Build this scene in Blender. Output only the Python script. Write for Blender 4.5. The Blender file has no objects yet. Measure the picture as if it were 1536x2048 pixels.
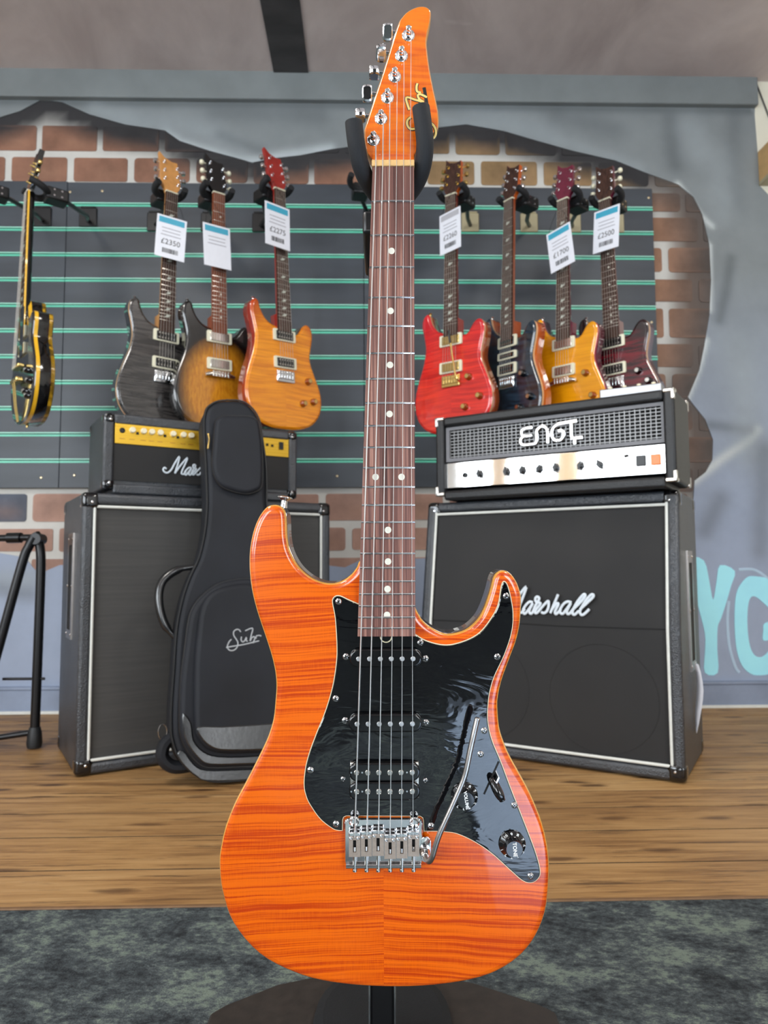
import bpy, bmesh, math, random
from mathutils import Vector, Matrix, geometry
random.seed(7)
SC = bpy.context.scene
COL = SC.collection
R = math.radians

# ------------------------------------------------------------------ camera
cam = bpy.data.cameras.new('camera')
cam.sensor_fit = 'HORIZONTAL'; cam.sensor_width = 36.0
cam.lens = 1420.0 / 1536.0 * 36.0
cam.clip_start = 0.05; cam.clip_end = 60
cam.dof.use_dof = True; cam.dof.focus_distance = 0.71; cam.dof.aperture_fstop = 13.0
cam_o = bpy.data.objects.new('camera', cam); COL.objects.link(cam_o)
yaw, pitch, roll = R(1.36), R(4.27), R(-0.24)
fw = Vector((math.sin(yaw)*math.cos(pitch), math.cos(yaw)*math.cos(pitch), math.sin(pitch)))
rt = Vector((math.cos(yaw), -math.sin(yaw), 0)); up = rt.cross(fw)
rt2 = rt*math.cos(roll) + up*math.sin(roll); up2 = -rt*math.sin(roll) + up*math.cos(roll)
cam_o.matrix_world = Matrix(((rt2.x, up2.x, -fw.x, 0), (rt2.y, up2.y, -fw.y, 0), (rt2.z, up2.z, -fw.z, 0.57), (0, 0, 0, 1)))
SC.camera = cam_o

# ------------------------------------------------------------------ world, daylight, exposure
SC.view_settings.view_transform = 'Standard'
SC.view_settings.look = 'None'
SC.view_settings.gamma = 1.0
SC.view_settings.use_curve_mapping = False
SC.view_settings.exposure = 0.0
wd = bpy.data.worlds.new('daylight'); SC.world = wd; wd.use_nodes = True
bg = wd.node_tree.nodes['Background']
bg.inputs[0].default_value = (0.80, 0.90, 1.0, 1); bg.inputs[1].default_value = 2.2


def area(name, loc, target, sx, sy, power, color=(1, 1, 1)):
    l = bpy.data.lights.new(name, 'AREA'); l.shape = 'RECTANGLE'; l.size = sx; l.size_y = sy
    l.energy = power; l.color = color
    o = bpy.data.objects.new(name, l); COL.objects.link(o); o.location = loc
    o.rotation_euler = (Vector(target) - Vector(loc)).to_track_quat('-Z', 'Y').to_euler()
    return o


# daylight through the shop front behind the camera, and through the side window
area('daylight_shopfront', (2.35, -4.36, 1.35), (0.2, 2.2, 0.8), 1.7, 2.0, 104, (0.95, 0.98, 1.0))
area('daylight_shopfront', (-2.35, -4.36, 1.35), (-0.2, 2.2, 0.8), 1.7, 2.0, 104, (0.92, 0.97, 1.0))
area('daylight_side_window', (-3.46, -1.0, 1.4), (0.5, 2.2, 0.6), 2.2, 1.7, 115, (0.85, 0.93, 1.0))
# ceiling panels of the shop (their housings are built with the room)
for px_, py_ in ((-1.25, 0.75), (1.25, 0.75)):
    area('ceiling_panel_light', (px_, py_, 2.585), (px_, py_, 0.0), 0.55, 0.55, 24, (1.0, 0.96, 0.90))
# added unseen spot, lights the mat so the pickguard mirrors it
sl = bpy.data.lights.new('reflection_spot', 'SPOT'); sl.energy = 4200; sl.spot_size = R(19); sl.spot_blend = 0.25; sl.shadow_soft_size = 0.05; sl.color = (0.86, 0.93, 1.0)
so = bpy.data.objects.new('reflection_spot', sl); COL.objects.link(so); so.location = (3.1, -0.35, 2.3)
so.rotation_euler = (Vector((0.66, -0.25, 0.0)) - Vector(so.location)).to_track_quat('-Z', 'Y').to_euler()

# ------------------------------------------------------------------ helpers


def lin(c):
    c = c/255.0
    return c/12.92 if c <= 0.04045 else ((c+0.055)/1.055)**2.4


def S(r, g, b):
    return (lin(r), lin(g), lin(b), 1.0)


MATS = {}


class NT:
    """small wrapper to build node materials"""

    def __init__(self, name):
        self.m = bpy.data.materials.new(name); self.m.use_nodes = True
        self.t = self.m.node_tree; self.n = self.t.nodes; self.l = self.t.links
        self.b = self.n['Principled BSDF']; MATS[name] = self.m

    def new(self, typ, **kw):
        x = self.n.new(typ)
        for k, v in kw.items():
            setattr(x, k, v)
        return x

    def link(self, a, b):
        self.l.new(a, b)

    def coords(self, scale=(1, 1, 1), loc=(0, 0, 0), kind='Object', rot=(0, 0, 0)):
        tc = self.new('ShaderNodeTexCoord'); mp = self.new('ShaderNodeMapping')
        mp.inputs['Scale'].default_value = scale; mp.inputs['Location'].default_value = loc
        mp.inputs['Rotation'].default_value = rot
        self.link(tc.outputs[kind], mp.inputs[0]); return mp.outputs[0]

    def noise(self, vec, scale=5, detail=4, rough=0.5, dist=0.0):
        x = self.new('ShaderNodeTexNoise'); x.inputs['Scale'].default_value = scale
        x.inputs['Detail'].default_value = detail; x.inputs['Roughness'].default_value = rough
        x.inputs['Distortion'].default_value = dist
        self.link(vec, x.inputs['Vector']); return x.outputs['Fac']

    def ramp(self, fac, stops, interp='LINEAR'):
        x = self.new('ShaderNodeValToRGB'); x.color_ramp.interpolation = interp
        e = x.color_ramp.elements
        while len(e) < len(stops):
            e.new(0.5)
        for i, (p, c) in enumerate(stops):
            e[i].position = p; e[i].color = c if len(c) == 4 else (*c, 1)
        self.link(fac, x.inputs[0]); return x.outputs[0]

    def mix(self, fac, a, b, mode='MIX'):
        x = self.new('ShaderNodeMix', data_type='RGBA', blend_type=mode)
        for sock, v in ((x.inputs['Factor'], fac), (x.inputs[6], a), (x.inputs[7], b)):
            if isinstance(v, (int, float, tuple)):
                sock.default_value = v
            else:
                self.link(v, sock)
        return x.outputs[2]

    def math(self, op, a, b=0.0):
        x = self.new('ShaderNodeMath', operation=op)
        for sock, v in ((x.inputs[0], a), (x.inputs[1], b)):
            if isinstance(v, (int, float)):
                sock.default_value = v
            else:
                self.link(v, sock)
        return x.outputs[0]

    def bump(self, h, strength=0.2, dist=0.001):
        x = self.new('ShaderNodeBump'); x.inputs['Strength'].default_value = strength
        x.inputs['Distance'].default_value = dist
        self.link(h, x.inputs['Height']); self.link(x.outputs[0], self.b.inputs['Normal']); return x

    def rnd(self):
        return self.new('ShaderNodeObjectInfo').outputs['Random']

    def set(self, col=None, rough=None, metal=None, coat=None, coat_rough=0.03, spec=None):
        if col is not None:
            if isinstance(col, tuple):
                self.b.inputs['Base Color'].default_value = col
            else:
                self.link(col, self.b.inputs['Base Color'])
        if rough is not None:
            if isinstance(rough, (int, float)):
                self.b.inputs['Roughness'].default_value = rough
            else:
                self.link(rough, self.b.inputs['Roughness'])
        if metal is not None:
            self.b.inputs['Metallic'].default_value = metal
        if coat is not None:
            self.b.inputs['Coat Weight'].default_value = coat; self.b.inputs['Coat Roughness'].default_value = coat_rough
        if spec is not None:
            self.b.inputs['Specular IOR Level'].default_value = spec
        return self.m


def plain(name, col, rough=0.5, metal=0.0, coat=None, spec=None, var=0.0, scale=40, bump=0.0):
    n = NT(name)
    c = col
    if var > 0 or bump > 0:
        f = n.noise(n.coords(), scale, 4, 0.6)
        if var > 0:
            lo = tuple(max(0, x*(1-var)) for x in col[:3]) + (1,)
            hi = tuple(min(1, x*(1+var)) for x in col[:3]) + (1,)
            c = n.ramp(f, [(0.3, lo), (0.7, hi)])
        if bump > 0:
            n.bump(f, bump, 0.002)
    return n.set(c, rough, metal, coat, spec=spec)


class G:
    """collects geometry for ONE mesh object; x right, y depth, z up"""

    def __init__(self):
        self.v = []; self.f = []; self.s = []

    def add(self, v, f, smooth=True, M=None):
        o = len(self.v)
        self.v += [(M @ Vector(p)) if M else Vector(p) for p in v]
        self.f += [tuple(i+o for i in q) for q in f]
        self.s += [smooth]*len(f) if isinstance(smooth, bool) else list(smooth)
        return self

    def box(self, x0, x1, y0, y1, z0, z1, M=None):
        v = [(x, y, z) for z in (z0, z1) for y in (y0, y1) for x in (x0, x1)]
        f = [(0, 2, 3, 1), (4, 5, 7, 6), (0, 1, 5, 4), (1, 3, 7, 5), (3, 2, 6, 7), (2, 0, 4, 6)]
        return self.add(v, f, False, M)

    def prism(self, pts, w0, w1, M=None, caps=(True, True)):
        """outline (x,z), front at y=-w0, back at y=-w1 (w0 > w1)"""
        n = len(pts); ar = sum(pts[i][0]*pts[(i+1) % n][1]-pts[(i+1) % n][0]*pts[i][1] for i in range(n))
        if ar < 0:
            pts = pts[::-1]
        v = [(x, -w0, z) for x, z in pts]+[(x, -w1, z) for x, z in pts]
        f = []; s = []
        if caps[0]:
            f.append(tuple(range(n))); s.append(False)
        if caps[1]:
            f.append(tuple(range(2*n-1, n-1, -1))); s.append(False)
        for i in range(n):
            j = (i+1) % n; f.append((i, n+i, n+j, j)); s.append(True)
        return self.add(v, f, s, M)

    def rings(self, rings, cap0=True, cap1=True, closed=True, M=None):
        """loft through rings of equal count (3-D points)"""
        n = len(rings[0]); v = [p for r_ in rings for p in r_]; f = []; s = []
        for k in range(len(rings)-1):
            for i in range(n if closed else n-1):
                j = (i+1) % n
                f.append((k*n+i, k*n+j, (k+1)*n+j, (k+1)*n+i)); s.append(True)
        if cap0:
            f.append(tuple(range(n-1, -1, -1))); s.append(False)
        if cap1:
            o = (len(rings)-1)*n; f.append(tuple(range(o, o+n))); s.append(False)
        return self.add(v, f, s, M)

    def tube(self, path, r, n=10, cap=True, M=None, flat=1.0):
        path = [Vector(p) for p in path]; rr = r if isinstance(r, (list, tuple)) else [r]*len(path)
        rings = []; prev = None
        for i, p in enumerate(path):
            t = (path[min(i+1, len(path)-1)]-path[max(i-1, 0)])
            t = t.normalized() if t.length > 1e-9 else Vector((0, 0, 1))
            if prev is None:
                a = t.cross(Vector((0, 1, 0)))
                if a.length < 0.1:
                    a = t.cross(Vector((1, 0, 0)))
            else:
                a = prev - t*prev.dot(t)
            a.normalize(); prev = a; b = t.cross(a)
            rings.append([p+(a*math.cos(2*math.pi*k/n)+b*math.sin(2*math.pi*k/n)*flat)*rr[i] for k in range(n)])
        return self.rings(rings, cap, cap, True, M)

    def cyl(self, p0, p1, r0, r1=None, n=16, M=None):
        return self.tube([p0, p1], [r0, r0 if r1 is None else r1], n, True, M)

    def lathe(self, prof, c=(0, 0, 0), axis='w', n=20, M=None):
        """profile (radius, height); axis 'w' points to the viewer (-y), 'z' points up, 'x' right"""
        rings = []
        for r_, h in prof:
            ring = []
            for k in range(n):
                a = 2*math.pi*k/n; ca, sa = math.cos(a)*r_, math.sin(a)*r_
                if axis == 'w':
                    ring.append((c[0]+ca, c[1]-h, c[2]+sa))
                elif axis == 'z':
                    ring.append((c[0]+ca, c[1]+sa, c[2]+h))
                else:
                    ring.append((c[0]+h, c[1]+ca, c[2]+sa))
            rings.append(ring)
        return self.rings(rings, True, True, True, M)

    def build(self, name, mat, parent=None, bevel=0.0, seg=2, sharp=38, attr=None):
        me = bpy.data.meshes.new(name)
        me.from_pydata([tuple(p) for p in self.v], [], self.f)
        bm = bmesh.new(); bm.from_mesh(me); bmesh.ops.recalc_face_normals(bm, faces=bm.faces)
        bm.to_mesh(me); bm.free()
        me.set_sharp_from_angle(angle=R(sharp))
        me.polygons.foreach_set('use_smooth', [p.loop_total <= 8 for p in me.polygons]); me.update()
        if attr:
            ca = me.color_attributes.new('Col', 'FLOAT_COLOR', 'POINT')
            for i, c in enumerate(attr):
                ca.data[i].color = c
        me.materials.append(MATS[mat] if isinstance(mat, str) else mat)
        o = bpy.data.objects.new(name, me); COL.objects.link(o)
        if parent:
            o.parent = parent
        if bevel > 0:
            b = o.modifiers.new('bevel', 'BEVEL'); b.width = bevel; b.segments = seg; b.limit_method = 'ANGLE'; b.angle_limit = R(30)
            b.use_clamp_overlap = True
        return o


def tag(o, label=None, cat=None, group=None, kind=None):
    for k, v in (('label', label), ('category', cat), ('group', group), ('kind', kind)):
        if v:
            o[k] = v
    return o


def thing(name, label, cat, loc=(0, 0, 0), rot=(0, 0, 0), group=None):
    o = bpy.data.objects.new(name, None); COL.objects.link(o); o.empty_display_size = 0.05
    o.location = loc; o.rotation_euler = rot
    return tag(o, label, cat, group)


def dup(src, parent=None, loc=None):
    c = src.copy(); COL.objects.link(c)
    if parent is not None:
        c.parent = parent
    if loc is not None:
        c.location = loc
    return c


def catmull(p, closed=True, n=6):
    out = []; m = len(p)
    rng = range(m) if closed else range(m-1)
    for i in rng:
        if closed:
            a, b, c, d = p[(i-1) % m], p[i], p[(i+1) % m], p[(i+2) % m]
        else:
            a, b, c, d = p[max(i-1, 0)], p[i], p[i+1], p[min(i+2, m-1)]
        for k in range(n):
            t = k/n
            out.append(tuple(0.5*((2*b[j])+(-a[j]+c[j])*t+(2*a[j]-5*b[j]+4*c[j]-d[j])*t*t+(-a[j]+3*b[j]-3*c[j]+d[j])*t**3) for j in range(len(b))))
    if not closed:
        out.append(tuple(p[-1]))
    return out


def ccw(p):
    n = len(p); ar = sum(p[i][0]*p[(i+1) % n][1]-p[(i+1) % n][0]*p[i][1] for i in range(n))
    return p if ar > 0 else p[::-1]


def inset(p, d):
    """offset a CCW outline inwards by d"""
    n = len(p); out = []
    for i in range(n):
        a, b, c = p[i-1], p[i], p[(i+1) % n]
        n1 = Vector((-(b[1]-a[1]), b[0]-a[0])); n2 = Vector((-(c[1]-b[1]), c[0]-b[0]))
        if n1.length > 1e-9:
            n1.normalize()
        if n2.length > 1e-9:
            n2.normalize()
        m = n1+n2
        if m.length < 1e-6:
            m = n1
        m.normalize(); k = max(0.6, m.dot(n1))
        out.append((b[0]+m.x*d/k, b[1]+m.y*d/k))
    return out


def mm(pts):
    return [tuple(c/1000.0 for c in p) for p in pts]


def rrect(x0, x1, z0, z1, r, n=5):
    out = []
    for cx, cz, a0 in ((x1-r, z1-r, 0), (x0+r, z1-r, 90), (x0+r, z0+r, 180), (x1-r, z0+r, 270)):
        for k in range(n+1):
            a = R(a0+90*k/n); out.append((cx+r*math.cos(a), cz+r*math.sin(a)))
    return out


def ring_frame(g, outer, inner, w0, w1):
    """frame between two outlines of equal count"""
    n = len(outer)
    v = [(x, -w0, z) for x, z in outer]+[(x, -w0, z) for x, z in inner]+[(x, -w1, z) for x, z in inner]+[(x, -w1, z) for x, z in outer]
    f = []
    for i in range(n):
        j = (i+1) % n
        for a in range(4):
            b = (a+1) % 4
            f.append((a*n+i, a*n+j, b*n+j, b*n+i))
    g.add(v, f, True)
    return g


def text(name, body, size, mat, parent, loc=(0, 0, 0), rot=(math.pi/2, 0, 0), extrude=0.0002, align='CENTER', bold=0.0):
    c = bpy.data.curves.new(name, 'FONT'); c.body = body; c.size = size; c.extrude = extrude
    c.align_x = align; c.align_y = 'CENTER'; c.offset = bold; c.resolution_u = 3
    t = bpy.data.objects.new(name, c); COL.objects.link(t)
    bpy.context.view_layer.update()
    me = bpy.data.meshes.new_from_object(t.evaluated_get(bpy.context.evaluated_depsgraph_get()))
    bpy.data.objects.remove(t); bpy.data.curves.remove(c)
    me.name = name; me.materials.clear(); me.materials.append(MATS[mat])
    o = bpy.data.objects.new(name, me); COL.objects.link(o); o.parent = parent; o.location = loc; o.rotation_euler = rot
    return o


def strokes(g, lines, s=1.0, ox=0.0, oz=0.0, y=0.0, r=0.002, flat=0.5, smooth=5, M=None):
    for l in lines:
        p = catmull([(a, b) for a, b in l], False, smooth) if len(l) > 2 else l
        g.tube([(ox+a*s, y, oz+b*s) for a, b in p], r, 8, True, M, flat)
    return g

# ------------------------------------------------------------------ materials
def flame(name, light, dark, zs=120.0, xs=9.0, contrast=(0.36, 0.64), seam=True, burst=None, coat=1.0, rough=0.22, tilt=0.05):
    """figured maple: bands across the body; optional painted burst (centre x,z, radius x,z, ramp stops)"""
    n = NT(name)
    tc = n.new('ShaderNodeTexCoord'); sx = n.new('ShaderNodeSeparateXYZ'); n.link(tc.outputs['Object'], sx.inputs[0])
    X, Z = sx.outputs[0], sx.outputs[2]
    low = n.noise(n.coords((9, 9, 9)), 1.0, 2)
    side = n.math('GREATER_THAN', X, 0.0) if seam else 0.0
    ax = n.math('ABSOLUTE', X) if seam else X
    zz = n.math('ADD', Z, n.math('MULTIPLY', ax, tilt))
    zz = n.math('ADD', zz, n.math('MULTIPLY', low, 0.012))
    off = n.math('MULTIPLY', side, 0.0217) if seam else 0.0
    zz = n.math('ADD', zz, off)
    c1 = n.new('ShaderNodeCombineXYZ'); n.link(n.math('MULTIPLY', X, xs), c1.inputs[0]); n.link(n.math('MULTIPLY', zz, zs), c1.inputs[2])
    c2 = n.new('ShaderNodeCombineXYZ'); n.link(n.math('MULTIPLY', X, xs*1.7), c2.inputs[0]); n.link(n.math('MULTIPLY', zz, zs*2.1), c2.inputs[2])
    n.link(n.math('MULTIPLY', side, 3.7) if seam else n.math('MULTIPLY', X, 0.0), c1.inputs[1])
    f1 = n.noise(c1.outputs[0], 1.0, 2, 0.5); f2 = n.noise(c2.outputs[0], 1.0, 2, 0.5)
    f = n.math('ADD', n.math('MULTIPLY', f1, 0.60), n.math('MULTIPLY', f2, 0.40))
    grain = n.noise(n.coords((900, 900, 60)), 1.0, 2)
    f = n.math('ADD', f, n.math('MULTIPLY', n.math('SUBTRACT', grain, 0.5), 0.10))
    col = n.ramp(f, [(contrast[0], dark), (contrast[1], light)], 'EASE')
    if burst:
        cx, cz, rx, rz, stops = burst
        ux = n.math('DIVIDE', n.math('SUBTRACT', X, cx), rx); uz = n.math('DIVIDE', n.math('SUBTRACT', Z, cz), rz)
        d = n.math('SQRT', n.math('ADD', n.math('MULTIPLY', ux, ux), n.math('MULTIPLY', uz, uz)))
        fac = n.ramp(d, [(p, (v, v, v, 1)) for p, v, _ in stops])
        col = n.mix(fac, col, stops[-1][2])
    n.set(col, rough, 0.0, coat, 0.02)
    return n.m


flame('flamed_orange_maple', S(226, 99, 0), S(182, 55, 0), 360, 4.0, (0.38, 0.59), coat=0.7)
flame('flamed_orange_head', S(236, 116, 0), S(206, 78, 0), 110, 14.0, (0.3, 0.6), seam=False)
flame('flame_charcoal', S(70, 66, 64), S(26, 25, 26), 110, 9.0)
flame('flame_tobacco', S(205, 136, 30), S(176, 108, 18), 30, 120.0, seam=False,
      burst=(0.0, 0.135, 0.155, 0.205, [(0.62, 0.0, None), (0.95, 1.0, S(10, 9, 9))]))
flame('flame_amber', S(240, 152, 18), S(208, 116, 8), 150, 6.0,
      burst=(0.0, 0.16, 0.19, 0.33, [(0.72, 0.0, None), (1.0, 1.0, S(176, 62, 12))]))
flame('flame_red', S(226, 46, 30), S(176, 22, 20), 150, 6.0,
      burst=(0.0, 0.10, 0.22, 0.42, [(0.5, 0.0, None), (1.0, 0.6, S(190, 30, 52))]))
flame('flame_blue', S(34, 52, 68), S(12, 20, 30), 120, 8.0)
flame('flame_yellow', S(232, 156, 10), S(208, 132, 4), 150, 6.0, (0.2, 0.7))
flame('flame_burgundy', S(112, 12, 28), S(34, 4, 12), 110, 7.0,
      burst=(0.0, 0.14, 0.17, 0.26, [(0.7, 0.0, None), (1.0, 0.92, S(16, 4, 8))]))

plain('binding_maple', S(224, 158, 66), 0.25, coat=1.0, var=0.12, scale=120)
plain('binding_yellow', S(236, 182, 36), 0.3, coat=0.8, var=0.06)
plain('binding_pale', S(216, 168, 122), 0.3, coat=0.8, var=0.06)
plain('binding_pink', S(196, 92, 96), 0.3, coat=0.8, var=0.06)
plain('cream_ply', S(226, 214, 178), 0.4, var=0.04)
plain('body_back_brown', S(70, 30, 14), 0.2, coat=1.0, var=0.2, scale=60)
plain('back_black', S(12, 12, 13), 0.15, coat=1.0, var=0.05)
plain('back_orange', S(188, 84, 22), 0.2, coat=1.0, var=0.15, scale=50)
plain('back_red', S(150, 40, 24), 0.2, coat=1.0, var=0.15, scale=50)
plain('back_plum', S(104, 30, 52), 0.2, coat=1.0, var=0.15, scale=50)
plain('neck_maple', S(198, 140, 78), 0.35, coat=0.4, var=0.12, scale=40)
plain('neck_mahogany', S(150, 70, 34), 0.3, coat=0.6, var=0.12, scale=40)
plain('neck_red', S(150, 34, 26), 0.3, coat=0.6, var=0.1)
plain('nut_bone', S(216, 172, 110), 0.45, var=0.08, scale=300)
plain('bone', S(226, 222, 196), 0.4, var=0.04)
plain('pearl_dot', S(226, 222, 206), 0.3, coat=0.4, var=0.06, scale=300)
plain('abalone', S(196, 200, 188), 0.25, coat=0.5, var=0.25, scale=220)
plain('chrome', (0.84, 0.85, 0.87, 1), 0.10, 1.0)
plain('nickel', (0.66, 0.63, 0.58, 1), 0.22, 1.0, var=0.06, scale=200)
plain('saddle_steel', (0.42, 0.34, 0.28, 1), 0.45, 0.7, var=0.08, scale=400)
plain('arm_steel', (0.36, 0.33, 0.31, 1), 0.28, 1.0, var=0.06, scale=200)
plain('gold', (0.82, 0.60, 0.22, 1), 0.22, 1.0, var=0.05)
plain('string_dull', (0.34, 0.32, 0.29, 1), 0.45, 1.0)
plain('string_steel', (0.86, 0.84, 0.80, 1), 0.36, 1.0)
plain('pole_steel', (0.60, 0.60, 0.60, 1), 0.38, 1.0, var=0.08, scale=500)
plain('black_gloss', S(12, 12, 14), 0.12, coat=0.6, var=0.05)
plain('black_plastic', S(20, 20, 22), 0.35, var=0.1)
plain('black_metal', S(22, 22, 24), 0.32, 0.3, var=0.1)
plain('black_foam', S(22, 23, 26), 0.75, var=0.12, scale=600, bump=0.15)
plain('slot_black', S(5, 5, 6), 0.7, var=0.1)
plain('white_print', S(235, 235, 232), 0.5, var=0.02)
plain('white_logo', S(214, 224, 232), 0.4, var=0.04)
plain('grey_embroidery', S(168, 172, 176), 0.7, var=0.1, scale=500)
plain('gold_logo', S(236, 205, 120), 0.35, var=0.04)
plain('ink_black', S(18, 14, 12), 0.5, var=0.02)
plain('ink_grey', S(150, 150, 158), 0.6, var=0.02)
plain('paper', S(226, 228, 236), 0.4, var=0.02)
plain('band_teal', S(62, 160, 188), 0.4, var=0.06, scale=20)
plain('band_grey', S(176, 176, 182), 0.4, var=0.06, scale=20)
plain('strip_green', S(98, 200, 170), 0.35, var=0.05, scale=8)
plain('strip_green_light', S(166, 228, 208), 0.35, var=0.05, scale=8)
plain('strip_green_dark', S(34, 104, 88), 0.5, var=0.05)
plain('plate_beige', S(172, 162, 130), 0.5, var=0.06, scale=12)
plain('knob_amber', S(140, 62, 12), 0.15, coat=1.0, var=0.1)
plain('knob_cream', S(236, 226, 196), 0.2, coat=0.8)
plain('piping_white', S(220, 222, 216), 0.5, var=0.06, scale=30)
plain('wood_pale', S(206, 166, 110), 0.5, var=0.12, scale=20)
plain('wood_pale_side', S(160, 122, 84), 0.5, var=0.12, scale=20)
plain('gold_screw', (0.8, 0.66, 0.42, 1), 0.35, 1.0)
plain('switch_orange', S(236, 120, 20), 0.25, var=0.05)
plain('silver_case', (0.42, 0.43, 0.45, 1), 0.4, 1.0, var=0.1, scale=30)
plain('stand_brown', S(46, 40, 36), 0.55, var=0.25, scale=60, bump=0.2)
plain('carpet_black', S(13, 14, 17), 0.9, var=0.35, scale=700, bump=0.5)
plain('leather_black', S(22, 23, 25), 0.2, spec=0.9, var=0.15, scale=90, bump=0.1)
plain('rubber', S(24, 26, 28), 0.5, var=0.1)

# rosewood fingerboard: grain along the neck
n = NT('rosewood')
g1 = n.noise(n.coords((420, 420, 5)), 1.0, 3, 0.6); g2 = n.noise(n.coords((90, 90, 3)), 1.0, 2)
f = n.math('ADD', n.math('MULTIPLY', g1, 0.6), n.math('MULTIPLY', g2, 0.4))
n.set(n.ramp(f, [(0.36, S(62, 34, 30)), (0.5, S(122, 80, 70)), (0.63, S(176, 128, 110))]), 0.42, spec=0.4)
n = NT('rosewood_dark')
g1 = n.noise(n.coords((300, 300, 5)), 1.0, 3, 0.6)
n.set(n.ramp(g1, [(0.3, S(40, 26, 22)), (0.7, S(82, 56, 46))]), 0.6, spec=0.2)
n = NT('rosewood_red')
g1 = n.noise(n.coords((300, 300, 5)), 1.0, 3, 0.6)
n.set(n.ramp(g1, [(0.3, S(92, 46, 30)), (0.7, S(136, 78, 54))]), 0.6, spec=0.2)

# glossy pickguard, its protective surface slightly rippled
n = NT('pickguard_black')
w = n.noise(n.coords((15, 15, 40), rot=(0, 0.25, 0)), 1.0, 2, 0.45, 2.6)
bm_ = n.bump(w, 0.075, 0.004); n.link(bm_.outputs[0], n.b.inputs['Coat Normal'])
n.set(S(7, 8, 11), 0.05, 0.0, 0.8, 0.02, 0.5)

# tolex, grille cloth, nylon
n = NT('tolex')
v1 = n.new('ShaderNodeTexVoronoi'); v1.inputs['Scale'].default_value = 330; n.link(n.coords(), v1.inputs['Vector'])
n.bump(v1.outputs['Distance'], 0.8, 0.0014)
n.set(n.ramp(n.noise(n.coords(), 14, 4), [(0.3, S(34, 37, 42)), (0.7, S(50, 55, 62))]), 0.36, spec=0.9)
n = NT('tolex_worn')
v1 = n.new('ShaderNodeTexVoronoi'); v1.inputs['Scale'].default_value = 330; n.link(n.coords(), v1.inputs['Vector'])
n.bump(v1.outputs['Distance'], 0.5, 0.0012)
sp = n.ramp(n.noise(n.coords(), 30, 5, 0.6), [(0.72, (0, 0, 0, 1)), (0.78, (1, 1, 1, 1))])
n.set(n.mix(sp, S(28, 29, 31), S(112, 92, 76)), 0.42, spec=0.5)
n = NT('grille_cloth')
wx = n.new('ShaderNodeTexWave', bands_direction='X'); wx.inputs['Scale'].default_value = 95
wz = n.new('ShaderNodeTexWave', bands_direction='Z'); wz.inputs['Scale'].default_value = 95
co = n.coords(); n.link(co, wx.inputs['Vector']); n.link(co, wz.inputs['Vector'])
f = n.math('MULTIPLY', wx.outputs['Fac'], wz.outputs['Fac'])
streak = n.noise(n.coords((3, 3, 120)), 1.0, 3)
n.set(n.mix(n.math('MULTIPLY', streak, 0.55), n.ramp(f, [(0.0, S(38, 38, 39)), (1.0, S(84, 84, 84))]), S(88, 86, 82)), 0.7)
n.bump(f, 0.4, 0.001)
n = NT('grille_black')
n.set(n.ramp(n.noise(n.coords((4, 4, 4)), 1.0, 3), [(0.3, S(26, 26, 27)), (0.7, S(36, 35, 35))]), 0.7)
n.bump(n.noise(n.coords(), 900, 2), 0.4, 0.001)
n = NT('nylon')
wv = n.noise(n.coords(), 1400, 2)
n.set(n.ramp(n.noise(n.coords(), 6, 3), [(0.3, S(22, 24, 29)), (0.7, S(31, 34, 41))]), 0.66, spec=0.35)
n.bump(wv, 0.35, 0.0008)
n = NT('brass_panel')
n.set(n.ramp(n.noise(n.coords((2, 2, 260)), 1.0, 3), [(0.3, S(214, 166, 40)), (0.7, S(238, 196, 70))]), 0.34, 0.55)
n = NT('mirror_panel')
n.set((0.86, 0.85, 0.84, 1), 0.05, 1.0); n.bump(n.noise(n.coords(), 9, 2), 0.03, 0.01)

# slat board, ceiling paint, planks, carpet, plaster
n = NT('slat_board')
n.set(n.ramp(n.noise(n.coords((1.2, 1, 6), kind='Object'), 1.5, 4), [(0.3, S(50, 55, 62)), (0.7, S(66, 72, 80))]), 0.45)
n = NT('ceiling_paint')
a = n.noise(n.coords((2.2, 1.2, 1)), 1.0, 6, 0.6, 0.6)
b = n.noise(n.coords((2.6, 4.2, 1), (3, 1, 0), rot=(0, 0, 0.9)), 1.4, 3, 0.5, 0.4)
scuff = n.ramp(b, [(0.70, (0, 0, 0, 1)), (0.80, (1, 1, 1, 1))])
n.set(n.mix(n.math('MULTIPLY', scuff, 0.45), n.ramp(a, [(0.3, S(180, 165, 161)), (0.7, S(222, 208, 203))]), S(232, 220, 215)), 0.6)
n = NT('beam_paint')
n.set(n.ramp(n.noise(n.coords((5, 12, 5)), 1.0, 4), [(0.3, S(48, 47, 48)), (0.75, S(74, 72, 73))]), 0.6)
n = NT('plank_wood')
rn = n.rnd(); sh = n.math('MULTIPLY', rn, 40.0)
tc = n.new('ShaderNodeTexCoord'); ad = n.new('ShaderNodeVectorMath', operation='ADD'); cb = n.new('ShaderNodeCombineXYZ')
n.link(sh, cb.inputs[0]); n.link(sh, cb.inputs[2]); n.link(tc.outputs['Object'], ad.inputs[0]); n.link(cb.outputs[0], ad.inputs[1])


def mapped(sc):
    m = n.new('ShaderNodeMapping'); m.inputs['Scale'].default_value = sc; n.link(ad.outputs[0], m.inputs[0]); return m.outputs[0]


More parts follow.
